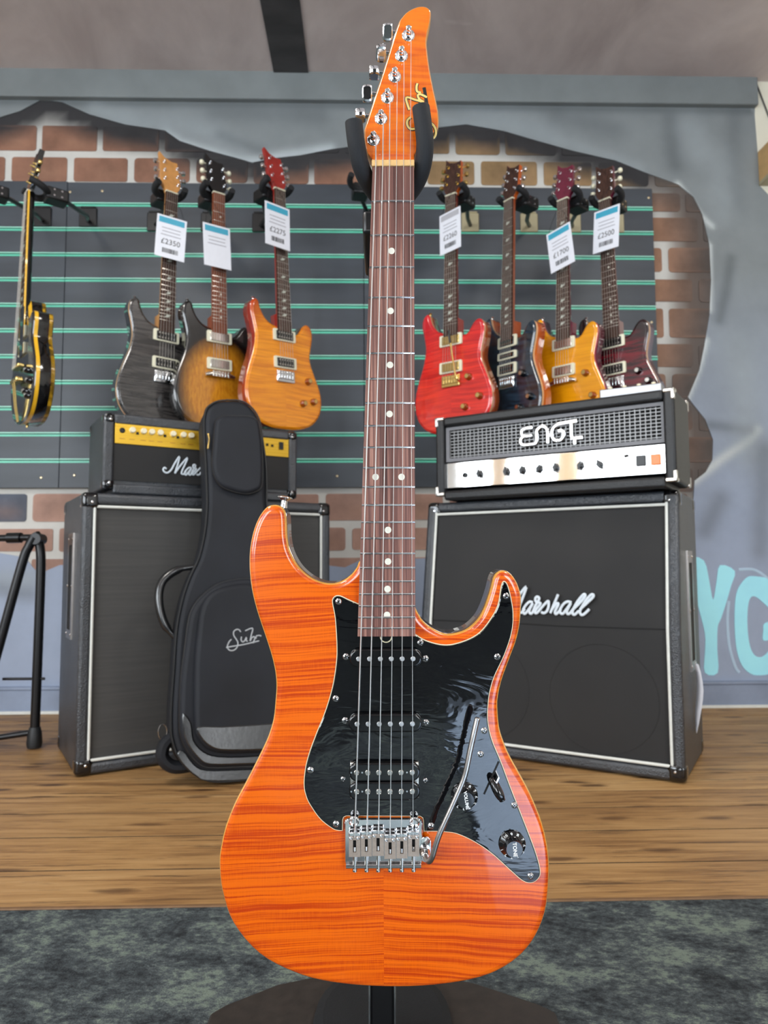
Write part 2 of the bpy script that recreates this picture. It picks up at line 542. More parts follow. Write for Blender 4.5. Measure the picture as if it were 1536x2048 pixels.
g1 = n.noise(mapped((2.6, 46, 2)), 1.0, 7, 0.72, 0.8)
g2 = n.noise(mapped((7, 240, 2)), 1.0, 3, 0.6)
g3 = n.noise(mapped((2.0, 3, 2)), 1.0, 3)
f = n.math('ADD', n.math('ADD', n.math('MULTIPLY', g1, 0.5), n.math('MULTIPLY', g2, 0.22)), n.math('MULTIPLY', g3, 0.28))
col = n.ramp(f, [(0.34, S(70, 50, 34)), (0.43, S(134, 98, 60)), (0.52, S(178, 138, 88)), (0.64, S(204, 166, 114))])
vo = n.new('ShaderNodeTexVoronoi', voronoi_dimensions='2D'); vo.inputs['Scale'].default_value = 1.0
kn = n.new('ShaderNodeVectorMath', operation='ADD'); nz2 = n.new('ShaderNodeTexNoise'); nz2.inputs['Scale'].default_value = 3.0; nz2.inputs['Detail'].default_value = 4; n.link(mapped((6, 20, 1)), nz2.inputs['Vector'])
scl = n.new('ShaderNodeVectorMath', operation='SCALE'); scl.inputs['Scale'].default_value = 0.13; n.link(nz2.outputs['Color'], scl.inputs[0]); n.link(mapped((2.7, 10, 1)), kn.inputs[0]); n.link(scl.outputs[0], kn.inputs[1]); n.link(kn.outputs[0], vo.inputs['Vector'])
knot = n.ramp(vo.outputs['Distance'], [(0.0, (1, 1, 1, 1)), (0.06, (0.9, 0.9, 0.9, 1)), (0.14, (0, 0, 0, 1))])
col = n.mix(n.math('MULTIPLY', knot, 0.85), col, S(58, 32, 20))
dk = n.ramp(n.noise(mapped((4.5, 70, 1)), 1.0, 6, 0.7), [(0.56, (0, 0, 0, 1)), (0.66, (1, 1, 1, 1))])
col = n.mix(n.math('MULTIPLY', dk, 0.9), col, S(70, 52, 38))
col = n.mix(n.math('MULTIPLY', rn, 0.38), col, S(142, 106, 70))
n.set(col, 0.5, spec=0.35); n.bump(f, 0.35, 0.003)
n = NT('mottled_carpet')
a = n.noise(n.coords((8, 11, 1), rot=(0, 0, 0.4)), 1.0, 8, 0.78, 0.2); b = n.noise(n.coords((70, 100, 1), rot=(0, 0, 0.4)), 1.0, 5, 0.75)
c = n.noise(n.coords((500, 500, 1)), 1.0, 2)
f = n.math('ADD', n.math('ADD', n.math('MULTIPLY', a, 0.58), n.math('MULTIPLY', b, 0.34)), n.math('MULTIPLY', c, 0.08))
n.set(n.ramp(f, [(0.41, S(36, 39, 42)), (0.485, S(64, 70, 73)), (0.525, S(84, 91, 92)), (0.57, S(112, 123, 113))]), 0.85, spec=0.2)
n.bump(n.noise(n.coords(), 350, 3), 0.5, 0.003)
for nm, jit in (('mural_paint', 0.10), ('mural_brick', 0.32)):
    n = NT(nm)
    at = n.new('ShaderNodeVertexColor', layer_name='Col')
    nz = n.noise(n.coords((6, 6, 6)), 1.0, 5, 0.6)
    v = n.ramp(nz, [(0.3, (1-jit*1.4,)*3+(1,)), (0.7, (1.0,)*3+(1,))])
    n.set(n.mix(1.0, at.outputs['Color'], v, 'MULTIPLY'), 0.62, spec=0.3)
plain('trim_grey', S(122, 128, 129), 0.6, var=0.14, scale=3)
plain('baseboard_blue', S(134, 146, 168), 0.55, var=0.18, scale=5)
plain('wall_cream', S(226, 222, 204), 0.6, var=0.04, scale=4)
plain('wall_room', S(212, 208, 202), 0.7, var=0.06, scale=2)
plain('frame_dark', S(40, 40, 42), 0.5, var=0.1)
plain('graffiti_cyan', S(168, 238, 255), 0.55, var=0.05, scale=6)
plain('graffiti_pale', S(176, 200, 220), 0.55, var=0.05, scale=6)
plain('cable_grey', S(60, 60, 60), 0.5, var=0.05)
nm = NT('lamp_glow'); nm.set(S(255, 250, 240), 0.5)
nm.b.inputs['Emission Color'].default_value = (1, 0.95, 0.86, 1); nm.b.inputs['Emission Strength'].default_value = 22.0
plain('mesh_wire', S(150, 150, 150), 0.35, 0.6, var=0.1)
plain('mesh_frame', S(108, 108, 112), 0.4, var=0.06)
plain('joint_dirt', S(34, 25, 18), 0.9, var=0.3, scale=60)
plain('edge_wood', S(120, 90, 62), 0.6, var=0.2, scale=30)
plain('reflector_pale', S(182, 200, 222), 0.8, var=0.12, scale=14)
# clear laminate
n = NT('laminate'); n.set((1, 1, 1, 1), 0.05, 0.0); n.b.inputs['Transmission Weight'].default_value = 1.0; n.b.inputs['IOR'].default_value = 1.3

# ------------------------------------------------------------------ the room
WY = 2.85          # plane of the painted back wall
XL, XR, YB, ZC = -3.3, 3.3, -4.2, 2.62


def struct(g, name, mat, parent=None, bevel=0.0, attr=None):
    o = g.build(name, mat, parent, bevel, attr=attr)
    if parent is None:
        tag(o, kind='structure')
    return o


HOLE = mm([(-1640, 2404), (-1518, 2425), (-1437, 2452), (-1346, 2505), (-1263, 2493), (-1149, 2442), (-1003, 2400), (-838, 2376), (-775, 2331),
           (-650, 2289), (-546, 2261), (-474, 2240), (-391, 2259), (-277, 2273), (-152, 2300), (-26, 2319), (141, 2356), (306, 2401), (420, 2416),
           (576, 2389), (715, 2348), (870, 2304), (1048, 2264), (1165, 2215), (1312, 2161), (1374, 2107), (1409, 2031), (1434, 1901), (1435, 1750),
           (1423, 1601), (1397, 1473), (1372, 1368), (1320, 1253), (1335, 1230), (1389, 1159), (1417, 1076), (1411, 993), (1381, 942), (1334, 907),
           (1307, 625), (534, 604), (-29, 590), (-89, 561), (-348, 592), (-1217, 575), (-1285, 546), (-1311, 556), (-1355, 606), (-1454, 624),
           (-1571, 628), (-1900, 630), (-1900, 2390)])


def inside(p, poly):
    r_ = False; n_ = len(poly)
    for i in range(n_):
        a, b = poly[i], poly[(i+1) % n_]
        if (a[1] > p[1]) != (b[1] > p[1]) and p[0] < (b[0]-a[0])*(p[1]-a[1])/(b[1]-a[1])+a[0]:
            r_ = not r_
    return r_


def seg_d(p, a, b):
    ax, az = b[0]-a[0], b[1]-a[1]; L = ax*ax+az*az
    t = 0 if L == 0 else max(0, min(1, ((p[0]-a[0])*ax+(p[1]-a[1])*az)/L))
    return math.hypot(p[0]-a[0]-ax*t, p[1]-a[1]-az*t)


def poly_d(p, pts, closed=False):
    n_ = len(pts)
    return min(seg_d(p, pts[i], pts[(i+1) % n_]) for i in range(n_ if closed else n_-1))


def mixc(a, b, t):
    t = max(0, min(1, t)); return tuple(a[i]*(1-t)+b[i]*t for i in range(3))+(1.0,)


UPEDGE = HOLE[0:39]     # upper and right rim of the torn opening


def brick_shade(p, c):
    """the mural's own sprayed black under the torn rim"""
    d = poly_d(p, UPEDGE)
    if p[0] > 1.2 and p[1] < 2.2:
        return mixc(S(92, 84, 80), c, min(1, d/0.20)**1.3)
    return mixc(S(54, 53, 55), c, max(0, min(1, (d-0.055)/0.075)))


# back wall carrying the mural: light mortar ground
g = G(); nx, nz = 110, 66
x0, x1, z0, z1 = -1.95, XR, 0.0, ZC
for k in range(nz+1):
    for i in range(nx+1):
        g.v.append(Vector((x0+(x1-x0)*i/nx, WY, z0+(z1-z0)*k/nz)))
for k in range(nz):
    for i in range(nx):
        a = k*(nx+1)+i; g.f.append((a, a+1, a+nx+2, a+nx+1)); g.s.append(True)
def mortar(x, z):
    # the sprayed mortar lines fade out towards the torn rim on the right
    return mixc(S(208, 206, 200), S(128, 106, 92), (x-1.25)/0.09 if z > 0.9 else 0)


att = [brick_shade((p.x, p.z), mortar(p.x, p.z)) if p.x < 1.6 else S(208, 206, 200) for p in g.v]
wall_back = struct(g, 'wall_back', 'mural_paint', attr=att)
g = G(); g.box(XL, x0, WY, WY+0.05, 0, ZC); g.box(XL, XR, WY+0.03, WY+0.1, 0, ZC)
o = g.build('wall_core', 'wall_room', wall_back)

# bricks of the mural, each a flat piece of paint on the wall
ROWS = [(2.271, 2.405, [-1850, -1600, -1353, -1105, -849, -600, -350, -100, 130, 362, 572, 810, 1060, 1300, 1500]),
        (2.137, 2.271, [-1725, -1475, -1222, -974, -719, -480, -229, 20, 240, 466, 729, 961, 1200, 1450]),
        (2.030, 2.137, [1090, 1330, 1500]), (1.902, 2.030, [1170, 1400, 1600]), (1.767, 1.902, [1020, 1246, 1480]), (1.640, 1.767, [1130, 1370, 1500]),
        (1.490, 1.640, [1020, 1241, 1480]), (1.366, 1.490, [1130, 1360, 1500]), (1.236, 1.366, [1020, 1244, 1480]), (1.10, 1.236, [1130, 1350, 1500]),
        (0.97, 1.10, [1020, 1240, 1480]), (0.85, 0.97, [1130, 1340, 1480]),
        (0.734, 0.872, [-1835, -1590, -1342, -1090, -860, -640, -410, -180, 70, 320, 570, 820, 1070, 1320]),
        (0.615, 0.734, [-1730, -1480, -1234, -990, -760, -530, -300, -75, 170, 420, 670, 920, 1170, 1400]),
        (0.500, 0.615, [-1590, -1342, -1120, -860, -640, -410, -180, 70, 320, 570, 820, 1070, 1320])]
for za, zb, xs in ROWS:
    for i in range(len(xs)-1):
        xa, xb = xs[i]/1000, xs[i+1]/1000
        m = 0.017 + random.uniform(-0.002, 0.003)
        cx, cz = (xa+xb)/2, (za+zb)/2
        if not any(inside((px, pz), HOLE) for px in (xa+.02, cx, xb-.02) for pz in (za+.02, cz, zb-.02)):
            continue
        if cz > 2.1:
            base = S(150, 108, 88) if cx < 0.1 else S(160, 130, 92)
        elif cz > 0.9:
            base = S(158, 118, 94)
        else:
            base = S(180, 142, 126)
        if cz < 0.9 and cz > 0.73 and cx < -1.35:
            base = S(92, 98, 112)
        k = random.uniform(0.88, 1.1); base = tuple(c*k for c in base[:3])+(1,)
        xa, xb, za_, zb_ = xa+m/1.3, xb-m/1.3, za+m*.85, zb-m*.85
        out = rrect(xa, xb, za_, zb_, random.uniform(0.008, 0.016), 3)
        gb = G(); att = []
        nx_, nz_ = 7, 4; grid = []
        ed = [(x, z) for x, z in out]
        co2 = [Vector(p) for p in ed]+[Vector((xa+(xb-xa)*(a+.5)/nx_, za_+(zb_-za_)*(b+.5)/nz_)) for a in range(nx_) for b in range(nz_)]
        cons = [(j, (j+1) % len(ed)) for j in range(len(ed))]
        vv, ee, ff = geometry.delaunay_2d_cdt(co2, cons, [], 1, 1e-6)[:3]
        nv = len(vv)
        gb.add([(p.x, WY-0.003, p.y) for p in vv], [tuple(q) for q in ff])
        no = len(ed)
        gb.add([(x, WY-0.003, z) for x, z in out]+[(x, WY-0.0002, z) for x, z in out], [(j, (j+1) % no, no+(j+1) % no, no+j) for j in range(no)])
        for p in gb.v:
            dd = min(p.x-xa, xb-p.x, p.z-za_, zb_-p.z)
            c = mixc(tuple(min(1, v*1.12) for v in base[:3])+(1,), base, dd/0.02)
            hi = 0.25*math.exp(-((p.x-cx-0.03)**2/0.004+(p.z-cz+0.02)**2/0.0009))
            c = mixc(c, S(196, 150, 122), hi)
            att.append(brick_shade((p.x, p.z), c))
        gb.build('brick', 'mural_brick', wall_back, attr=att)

# torn grey cloth of the mural
STR = [('L', 20, [(-836, 2373), (-773, 2323), (-649, 2286), (-483, 2246)]), ('L', 20, [(-473, 2246), (-359, 2269), (-151, 2304)]),
       ('l', 32, [(-1003, 2436), (-837, 2409), (-650, 2375), (-525, 2293)]), ('H', 11, [(1310, 2163), (1342, 2115), (1399, 2028), (1448, 1981)]),
       ('H', 9, [(1434, 1899), (1425, 1620)]), ('H', 11, [(1317, 1251), (1370, 1377), (1403, 1493)]), ('H', 16, [(1331, 906), (1442, 992), (1570, 1075), (1603, 1116)]),
       ('l', 32, [(437, 2479), (774, 2390)]), ('d', 28, [(813, 2454), (1050, 2395)]), ('D', 22, [(1288, 2444), (1292, 2312), (1305, 2246)]),
       ('d', 24, [(1565, 2469), (1546, 2248), (1561, 2095)]), ('D', 13, [(1522, 1841), (1501, 1723), (1463, 1578)]), ('D', 13, [(1406, 1137), (1572, 1116)]),
       ('D', 10, [(-1518, 2493), (58, 2494), (1631, 2488)]), ('d', 24, [(-631, 2455), (-193, 2445)]), ('d', 16, [(-609, 2358), (-442, 2294)]),  # long top stroke paints in the shade under the ceiling trim
       ('l', 40, [(1370, 2412), (1399, 2313)]), ('l', 44, [(1492, 2248), (1495, 2051)]), ('l', 50, [(1544, 1451), (1568, 1033)]), ('d', 24, [(1436, 828), (1369, 706)]),
       ('l', 28, [(-1447, 517), (-1330, 517)]), ('d', 20, [(-1446, 478), (-1329, 458)]), ('d', 28, [(1630, 1033), (1591, 624)]),
       ('l', 20, [(-1130, 2462), (-1003, 2424), (-838, 2398)]), ('l', 16, [(330, 2425), (576, 2410), (870, 2330), (1150, 2235)])]
SCOL = {'L': (S(186, 194, 198), 0.85), 'l': (S(152, 160, 164), 0.6), 'H': (S(206, 212, 212), 0.95), 'd': (S(104, 110, 114), 0.5), 'D': (S(84, 90, 94), 0.55)}


def cloth_col(x, z):
    t = max(0, min(1, (z-0.7)/1.1))
    c = mixc(S(160, 172, 194), S(134, 140, 142), t)
    for k, w, pts in STR:
        w = w*(1.7 if k in 'dl' else (1.9 if k == 'D' else 1.15))
        d = poly_d((x*1000, z*1000), pts)
        if d < w*2.2:
            c = mixc(c, SCOL[k][0], SCOL[k][1]*math.exp(-(d/w)**2))
    return c


hole = []
for i in range(len(HOLE)):
    a, b = HOLE[i], HOLE[(i+1) % len(HOLE)]
    nseg = max(1, int(math.hypot(b[0]-a[0], b[1]-a[1])/0.03))
    hole += [(a[0]+(b[0]-a[0])*k/nseg, a[1]+(b[1]-a[1])*k/nseg) for k in range(nseg)]
CX1 = 1.665
outer = [(-1.95, 0.0), (CX1, 0.0), (1.70, 2.09), (1.675, 2.14), (1.657, 2.16), (1.655, 2.32), (1.650, 2.47), (1.662, ZC), (-1.95, ZC)]
outer[1] = (1.72, 0.0); outer[2] = (1.72, 2.09)
pts2 = [Vector(p) for p in outer]+[Vector(p) for p in hole]
no, nh = len(outer), len(hole)
cons = [(i, (i+1) % no) for i in range(no)]+[(no+i, no+(i+1) % nh) for i in range(nh)]
for i in range(290):
    for k in range(208):
        x, z = -1.94+i*0.0127, 0.012+k*0.0125
        if x < 1.71 and z < ZC-.01 and not inside((x, z), HOLE) and (x > 1.2 or z > 2.1 or (z < 0.8 and i % 2 == 0 and k % 2 == 0)):
            if x < 1.64 or z < 2.05:
                pts2.append(Vector((x, z)))
vv, ee, ff = geometry.delaunay_2d_cdt(pts2, cons, [], 0, 1e-6)[:3]
g = G()
keep = []
for q in ff:
    c = ((vv[q[0]].x+vv[q[1]].x+vv[q[2]].x)/3, (vv[q[0]].y+vv[q[1]].y+vv[q[2]].y)/3)
    if inside(c, outer) and not inside(c, hole):
        keep.append(tuple(q))
g.add([(p.x, WY-0.005, p.y) for p in vv], keep)
g.add([(x, WY-0.005, z) for x, z in hole]+[(x, WY-0.001, z) for x, z in hole], [(j, (j+1) % nh, nh+(j+1) % nh, nh+j) for j in range(nh)])
att = [cloth_col(p.x, p.z) for p in g.v]
o = g.build('painted_cloth', 'mural_paint', wall_back, attr=att)
o['label'] = 'grey torn cloth painted around the brick opening'
# unpainted cream corner of the wall, with its cable
g = G(); g.box(1.64, XR, WY-0.004, WY-0.0005, 2.0, ZC); g.box(1.719, XR, WY-0.004, WY-0.0005, 0.0, 2.0)
tag(g.build('cream_patch', 'wall_cream', wall_back), 'cream unpainted plaster at the edge of the mural')
g = G(); g.tube([(1.665, WY-0.008, 2.60), (1.70, WY-0.008, 2.49), (1.735, WY-0.008, 2.38)], 0.003, 6)
g.build('wall_cable', 'cable_grey', wall_back)

# graffiti letters Y and G
Yl = mm([(1300, 583), (1359, 583), (1378, 500), (1391, 424), (1408, 500), (1425, 564), (1484, 540), (1466, 480), (1446, 419), (1420, 350), (1405, 316), (1400, 230), (1398, 135), (1346, 136), (1350, 220), (1352, 294), (1325, 420)])
g = G(); g.prism(catmull(Yl, True, 3), 0.0018, 0.0, Matrix.Translation((0, WY-0.005, 0)))
tag(g.build('graffiti_letter', 'graffiti_cyan', wall_back), 'cyan letter Y sprayed on the mural')
Go = [(1700, 470), (1665, 495), (1622, 510), (1579, 517), (1538, 517), (1506, 487), (1486, 447), (1477, 383), (1474, 303), (1479, 224), (1497, 164), (1532, 130), (1572, 124), (1623, 134), (1660, 175), (1672, 240), (1676, 330), (1600, 332), (1590, 300), (1588, 262),
      (1622, 262), (1612, 225), (1586, 200), (1566, 196), (1548, 206), (1534, 236), (1527, 287), (1527, 353), (1535, 413), (1549, 437), (1569, 434), (1595, 412), (1617, 392), (1650, 380), (1700, 400)]
g = G(); g.prism(catmull(mm(Go), True, 3), 0.0018, 0.0, Matrix.Translation((0, WY-0.005, 0)))
tag(g.build('graffiti_letter', 'graffiti_cyan', wall_back), 'cyan letter G sprayed on the mural')
g = G(); strokes(g, [mm([(1455, 420), (1446, 340), (1450, 240), (1470, 160), (1486, 135)]), mm([(1500, 545), (1560, 545), (1610, 515), (1650, 470)])], y=WY-0.006, r=0.006, flat=0.15)
g.build('graffiti_stroke', 'graffiti_pale', wall_back)

# trim under the ceiling and skirting board
g = G(); g.box(XL, 1.655, WY-0.032, WY+0.02, 2.500, ZC+0.01)
struct(g, 'trim_1', 'trim_grey', bevel=0.004)
g = G(); g.box(XL, 1.9, WY-0.022, WY+0.02, 0.0, 0.092); g.box(XL, 1.9, WY-0.028, WY+0.02, 0.092, 0.104)
struct(g, 'baseboard_back', 'baseboard_blue', bevel=0.003)
g = G(); g.box(XL, 1.9, WY-0.030, WY-0.020, 0.0, 0.012)
struct(g, 'trim_2', 'piping_white', bevel=0.002)

# ceiling and its dark beam
g = G(); g.box(XL, XR, YB, WY+0.05, ZC, ZC+0.06)
struct(g, 'ceiling', 'ceiling_paint')
g = G(); g.box(-0.385, -0.240, YB, WY-0.03, ZC-0.006, ZC+0.01)
struct(g, 'trim_3', 'beam_paint', bevel=0.002)

# other walls of the shop: side walls with a window, shop front with wide openings
g = G(); g.box(XR, XR+0.06, YB, WY+0.05, 0, ZC); struct(g, 'wall_right', 'wall_room')
g = G()
for ya, yb in ((-1.82, -1.62), (-1.12, -0.86), (-0.30, -0.12)):  # piers added to band the window's reflection in the mirror panel
    g.box(XL-0.05, XL, ya, yb, 0.5, 2.3)
g.box(XL-0.05, XL, -2.2, 0.2, 0.5, 0.72)
struct(g, 'window_1', 'wood_pale')
g = G(); g.box(XL-0.06, XL, YB, -2.2, 0, ZC); g.box(XL-0.06, XL, 0.2, WY+0.05, 0, ZC); g.box(XL-0.06, XL, -2.2, 0.2, 0, 0.5); g.box(XL-0.06, XL, -2.2, 0.2, 2.3, ZC)
struct(g, 'wall_left', 'wall_room')
g = G(); g.box(XL, XR, YB-0.06, YB, 0, 0.25); g.box(XL, XR, YB-0.06, YB, 2.4, ZC); g.box(-1.35, 1.35, YB-0.06, YB, 0.25, 2.4)  # closed centre pier added to keep window sheen off the guitar
for xx in (-3.25, -2.3, 2.3, 3.25):
    g.box(xx-0.06, xx+0.06, YB-0.06, YB, 0.25, 2.4)
struct(g, 'wall_front', 'frame_dark')

# floor: carpet in front, bare boards behind
g = G(); g.box(XL, XR, YB, WY+0.05, -0.06, -0.022)
floor = struct(g, 'floor', 'slot_black')
yy = 1.249; k = 0
for wdt in (0.148, 0.166, 0.144, 0.121, 0.140, 0.150, 0.138, 0.146, 0.150, 0.140, 0.142, 0.140):
    y1_ = min(yy+wdt, WY-0.002)
    if y1_-yy < 0.02:
        break
    cut = random.uniform(-0.3, 0.3)+(2.2 if k % 2 else -2.2)
    gp = G(); gp.box(-3.2, 3.2, 0.0026, y1_-yy-0.0026, -0.022, 0)
    o = gp.build('plank', 'plank_wood', floor); o.location = (0, yy, random.uniform(-0.0012, 0.0))
    gj = G(); gj.box(-3.2, 3.2, -0.0026, 0.0026, -0.02, -0.0016); o = gj.build('joint_filler', 'joint_dirt', floor); o.location = (0, y1_, 0)
    yy = y1_; k += 1
g = G(); g.box(XL, XR, YB, 1.240, -0.022, 0.001)
o = struct(g, 'carpet', 'mottled_carpet', bevel=0.002)
g = G(); g.box(XL, XR, 1.2395, 1.2485, -0.022, 0.0025)
struct(g, 'trim_4', 'edge_wood', bevel=0.001)
g = G(); g.box(-0.42, 0.42, -0.62, 0.62, 0.001, 0.009)  # added mat, only there to be mirrored in the pickguard
mt = g.build('reflector_mat', 'reflector_pale', None, 0.003); mt.location = (0.60, -0.25, 0.0005); tag(mt, 'added pale reflector mat on the carpet behind the camera, out of view', 'mat')
for px_, py_, lb in ((-1.25, 0.75, 'square ceiling light panel left of the stage'), (1.25, 0.75, 'square ceiling light panel right of the stage')):
    t = thing('ceiling_panel', lb, 'lamp', (px_, py_, ZC), group='ceiling light panels')
    g = G(); ring_frame(g, [(-.31, -.31), (.31, -.31), (.31, .31), (-.31, .31)], [(-.285, -.285), (.285, -.285), (.285, .285), (-.285, .285)], 0.0, -0.03)
    o = g.build('panel_frame', 'bone', t); o.rotation_euler = (R(90), 0, 0)

# ceiling lamps of the shop, over and behind the camera
for i, (x, y, a) in enumerate(((-1.6, -0.6, 0.0), (2.0, -0.5, 0.0))):
    t = thing('ceiling_lamp', ['white tube lamp on the ceiling towards the side window', 'white tube lamp on the ceiling by the right wall'][i], 'lamp', (x, y, ZC), (0, 0, a), 'ceiling lamps')
    g = G(); g.box(-0.09, 0.09, -0.62, 0.62, -0.03, 0.0); g.build('housing', 'bone', t, 0.004)
    g = G(); g.box(-0.03, 0.03, -0.58, 0.58, -0.05, -0.03); g.build('tube', 'lamp_glow', t, 0.01)

# ------------------------------------------------------------------ slat wall
GZ = [2.043, 1.938, 1.832, 1.727, 1.621, 1.516, 1.410, 1.305, 1.199, 1.094, 0.988]
SY = WY-0.006
panels = [(-2.0, -1.222, 2.140, 'slate grey slatwall panel behind the black archtop guitar'), (-1.220, -0.012, 2.137, 'slate grey slatwall panel behind the charcoal, tobacco and amber guitars'), (-0.010, 1.190, 2.130, 'slate grey slatwall panel behind the red, blue, yellow and burgundy guitars')]
for x0, x1, zt, lab in panels:
    t = thing('slatwall_panel', lab, 'wall panel', ((x0+x1)/2, SY, 0.88), group='slatwall panels')
    hx = (x1-x0)/2
    g = G(); g.box(-hx, hx, -0.008, 0.0, 0.002, zt-0.88-0.002); g.build('backing', 'slot_black', t)
    edges = [zt]+GZ+[0.88]
    for i in range(len(edges)-1):
        a = edges[i]-(0.008 if i else 0); b = edges[i+1]+(0.008 if i < len(edges)-2 else 0)
        g = G(); g.box(-hx, hx, -0.020, -0.008, b-0.88, a-0.88); g.build('slat', 'slat_board', t, 0.001, 1)
    proto = None
    for z in GZ:
        if proto is None:
            g = G(); g.box(-hx, hx, -0.0205, -0.008, 0.0045, 0.0085)
            a_ = g.build('groove_strip', 'strip_green_light', t)
            g = G(); g.box(-hx, hx, -0.0212, -0.008, -0.0085, -0.001); b_ = g.build('strip_lip', 'strip_green', a_)
            g = G(); g.box(-hx, hx, -0.014, -0.008, -0.001, 0.0045); c_ = g.build('strip_core', 'strip_green_dark', a_)
            proto = (a_, b_, c_); a_.location = (0, 0, z-0.88)
        else:
            q = dup(proto[0], t, (0, 0, z-0.88)); dup(proto[1], q); dup(proto[2], q)
    sp = {0: [(-1.49, 2.10), (-1.29, 0.92), (-1.34, 1.46), (-1.30, 1.463)], 1: [(-1.21, 2.095), (-1.08, 2.10), (-1.16, 0.93), (-0.03, 2.075), (-0.02, 2.08), (-0.25, 1.47), (-0.12, 0.925)], 2: [(0.0, 2.08), (1.175, 2.09), (1.17, 1.56), (1.17, 0.93)]}[panels.index((x0, x1, zt, lab))]
    for sx_, sz_ in sp:
        g = G(); g.lathe([(0.005, 0.0), (0.005, 0.0015), (0.0025, 0.003)], (sx_-(x0+x1)/2, -0.020, sz_-0.88), n=10); g.build('screw', 'gold_screw', t)

# ------------------------------------------------------------------ orange guitar in the foreground
LOGO_S = [[(128, 128), (112, 148), (88, 150), (66, 132), (66, 100), (86, 66), (100, 36), (92, -6), (60, -30), (24, -26), (8, 4), (22, 44), (44, 66)],
          [(134, 86), (130, 58), (142, 40), (160, 48), (178, 78), (176, 50), (188, 44)], [(168, 136), (234, 156), (222, 96), (210, 44), (224, 70), (246, 82), (252, 64), (236, 24)],
          [(262, 62), (268, 86), (292, 90), (312, 84)], [(-4, -2), (60, 6), (150, 16), (290, 42)]]
BODY = ccw(catmull(mm([(35.5, 379.0), (42.1, 368.3), (52.8, 360.1), (67.1, 354.9), (85.1, 358.9), (98.0, 369.6), (105.3, 382.3), (111.1, 398.7), (114.9, 412.5), (119.0, 418.1), (125.2, 420.2), (132.4, 417.0), (138.5, 408.8), (142.5, 397.5), (143.4, 387.3), (141.6, 364.3), (137.3, 346.5), (131.0, 330.2), (124.6, 313.4), (120.9, 301.8), (118.2, 288.1), (118.0, 277.0), (119.5, 259.3), (123.9, 244.6), (129.4, 231.5), (137.9, 215.9), (145.4, 202.3), (152.3, 188.2), (162.2, 162.6), (167.9, 135.1), (168.6, 108.2), (164.1, 73.4), (150.6, 44.3), (128.7, 23.1), (97.8, 9.0), (50.9, 1.3), (-1.0, 0.0), (-53.4, 4.6), (-91.2, 14.7), (-126.5, 33.5), (-152.9, 63.8), (-164.6, 96.6), (-167.5, 124.5), (-165.3, 143.4), (-160.3, 163.4), (-151.8, 184.4), (-141.7, 203.4), (-133.0, 220.0), (-124.9, 236.1), (-117.8, 251.7), (-112.7, 268.8), (-110.7, 286.5), (-109.7, 303.3), (-111.3, 319.5), (-115.4, 336.3), (-121.6, 355.2), (-129.3, 378.2), (-134.5, 398.2), (-137.1, 416.6), (-137.7, 434.6), (-136.2, 450.0), (-132.6, 465.0), (-127.0, 477.8), (-119.3, 487.1), (-111.0, 489.1), (-104.3, 487.0), (-100.2, 480.8), (-99.1, 470.5), (-98.6, 457.6), (-96.5, 444.7), (-91.9, 433.4), (-84.7, 423.1), (-74.4, 414.3), (-63.1, 409.1), (-51.8, 407.6), (-41.5, 410.1), (-32.2, 416.7), (-26.5, 423.9), (-21.0, 431.5), (5.0, 432.0), (30.0, 392.0)]), True, 4))
GUARD = mm([(-22.0, 386.0), (-34.2, 391.2), (-42.4, 395.1), (-47.6, 395.4), (-51.2, 392.3), (-51.4, 386.7), (-48.8, 372.4), (-47.1, 345.4), (-47.7, 327.6), (-51.6, 302.8), (-59.0, 278.1), (-67.7, 256.7), (-75.8, 234.8), (-79.6, 218.7), (-80.7, 203.2), (-78.4, 192.2), (-74.3, 183.6), (-64.2, 169.6), (-52.0, 160.1), (-46.0, 158.0), (-41.2, 157.8)])
GUARD2 = mm([(40.9, 156.7), (52.3, 156.6), (62.0, 156.1), (74.6, 154.1), (92.3, 146.0), (109.9, 134.0), (127.7, 118.0), (140.0, 107.5), (149.0, 105.0), (156.1, 108.9), (158.8, 116.9), (154.4, 135.3), (144.1, 163.3), (130.3, 198.8), (119.9, 227.0), (111.0, 249.1), (107.1, 268.3), (107.8, 286.0), (109.9, 298.6), (114.4, 312.8), (124.6, 334.0), (132.0, 355.4), (134.2, 373.7), (132.6, 389.5), (128.9, 404.9), (124.9, 409.5), (121.7, 404.4), (117.9, 384.5), (108.6, 368.2), (96.2, 355.0), (77.7, 346.9), (61.8, 345.0), (43.9, 349.6), (32.0, 357.0)])
GUARD_O = ccw(catmull(GUARD, False, 5)+mm([(-41.0, 168.5), (-40.0, 171.2), (-37.5, 172.4), (37.2, 171.8), (39.6, 170.4), (40.4, 168.0)])+catmull(GUARD2, False, 5))
HEAD = ccw(mm([(-8.6, 840.0)])+catmull(mm([(-9.1, 850.0), (-12.2, 854.3), (-14.8, 858.6), (-16.9, 869.9), (-17.1, 880.6), (-15.2, 890.3), (2.4, 944.6), (17.9, 994.4), (23.6, 1005.7), (30.2, 1012.2), (39.2, 1016.5), (46.6, 1017.1), (51.9, 1014.6), (54.0, 1010.0), (52.9, 998.5), (50.1, 986.1), (49.3, 974.9), (52.0, 950.3), (56.1, 927.6), (60.2, 907.1), (61.4, 892.1), (59.5, 881.9), (53.1, 877.6), (45.7, 870.7), (39.4, 861.6), (36.2, 853.6), (35.0, 846.0)]), False, 5)+mm([(34.8, 840.0)]))

gt = thing('electric_guitar', 'orange flamed maple electric guitar with black pickguard hanging on the floor stand', 'guitar', (0.0158, 0.749, 0.144), (R(2.2), 0, R(-1.36)))
# body: figured top, light binding line, dark back
in1, in2 = inset(BODY, 0.0022), inset(BODY, 0.0045)
n_ = len(BODY)


def ring(p, w):
    return [(x, -w, z) for x, z in p]


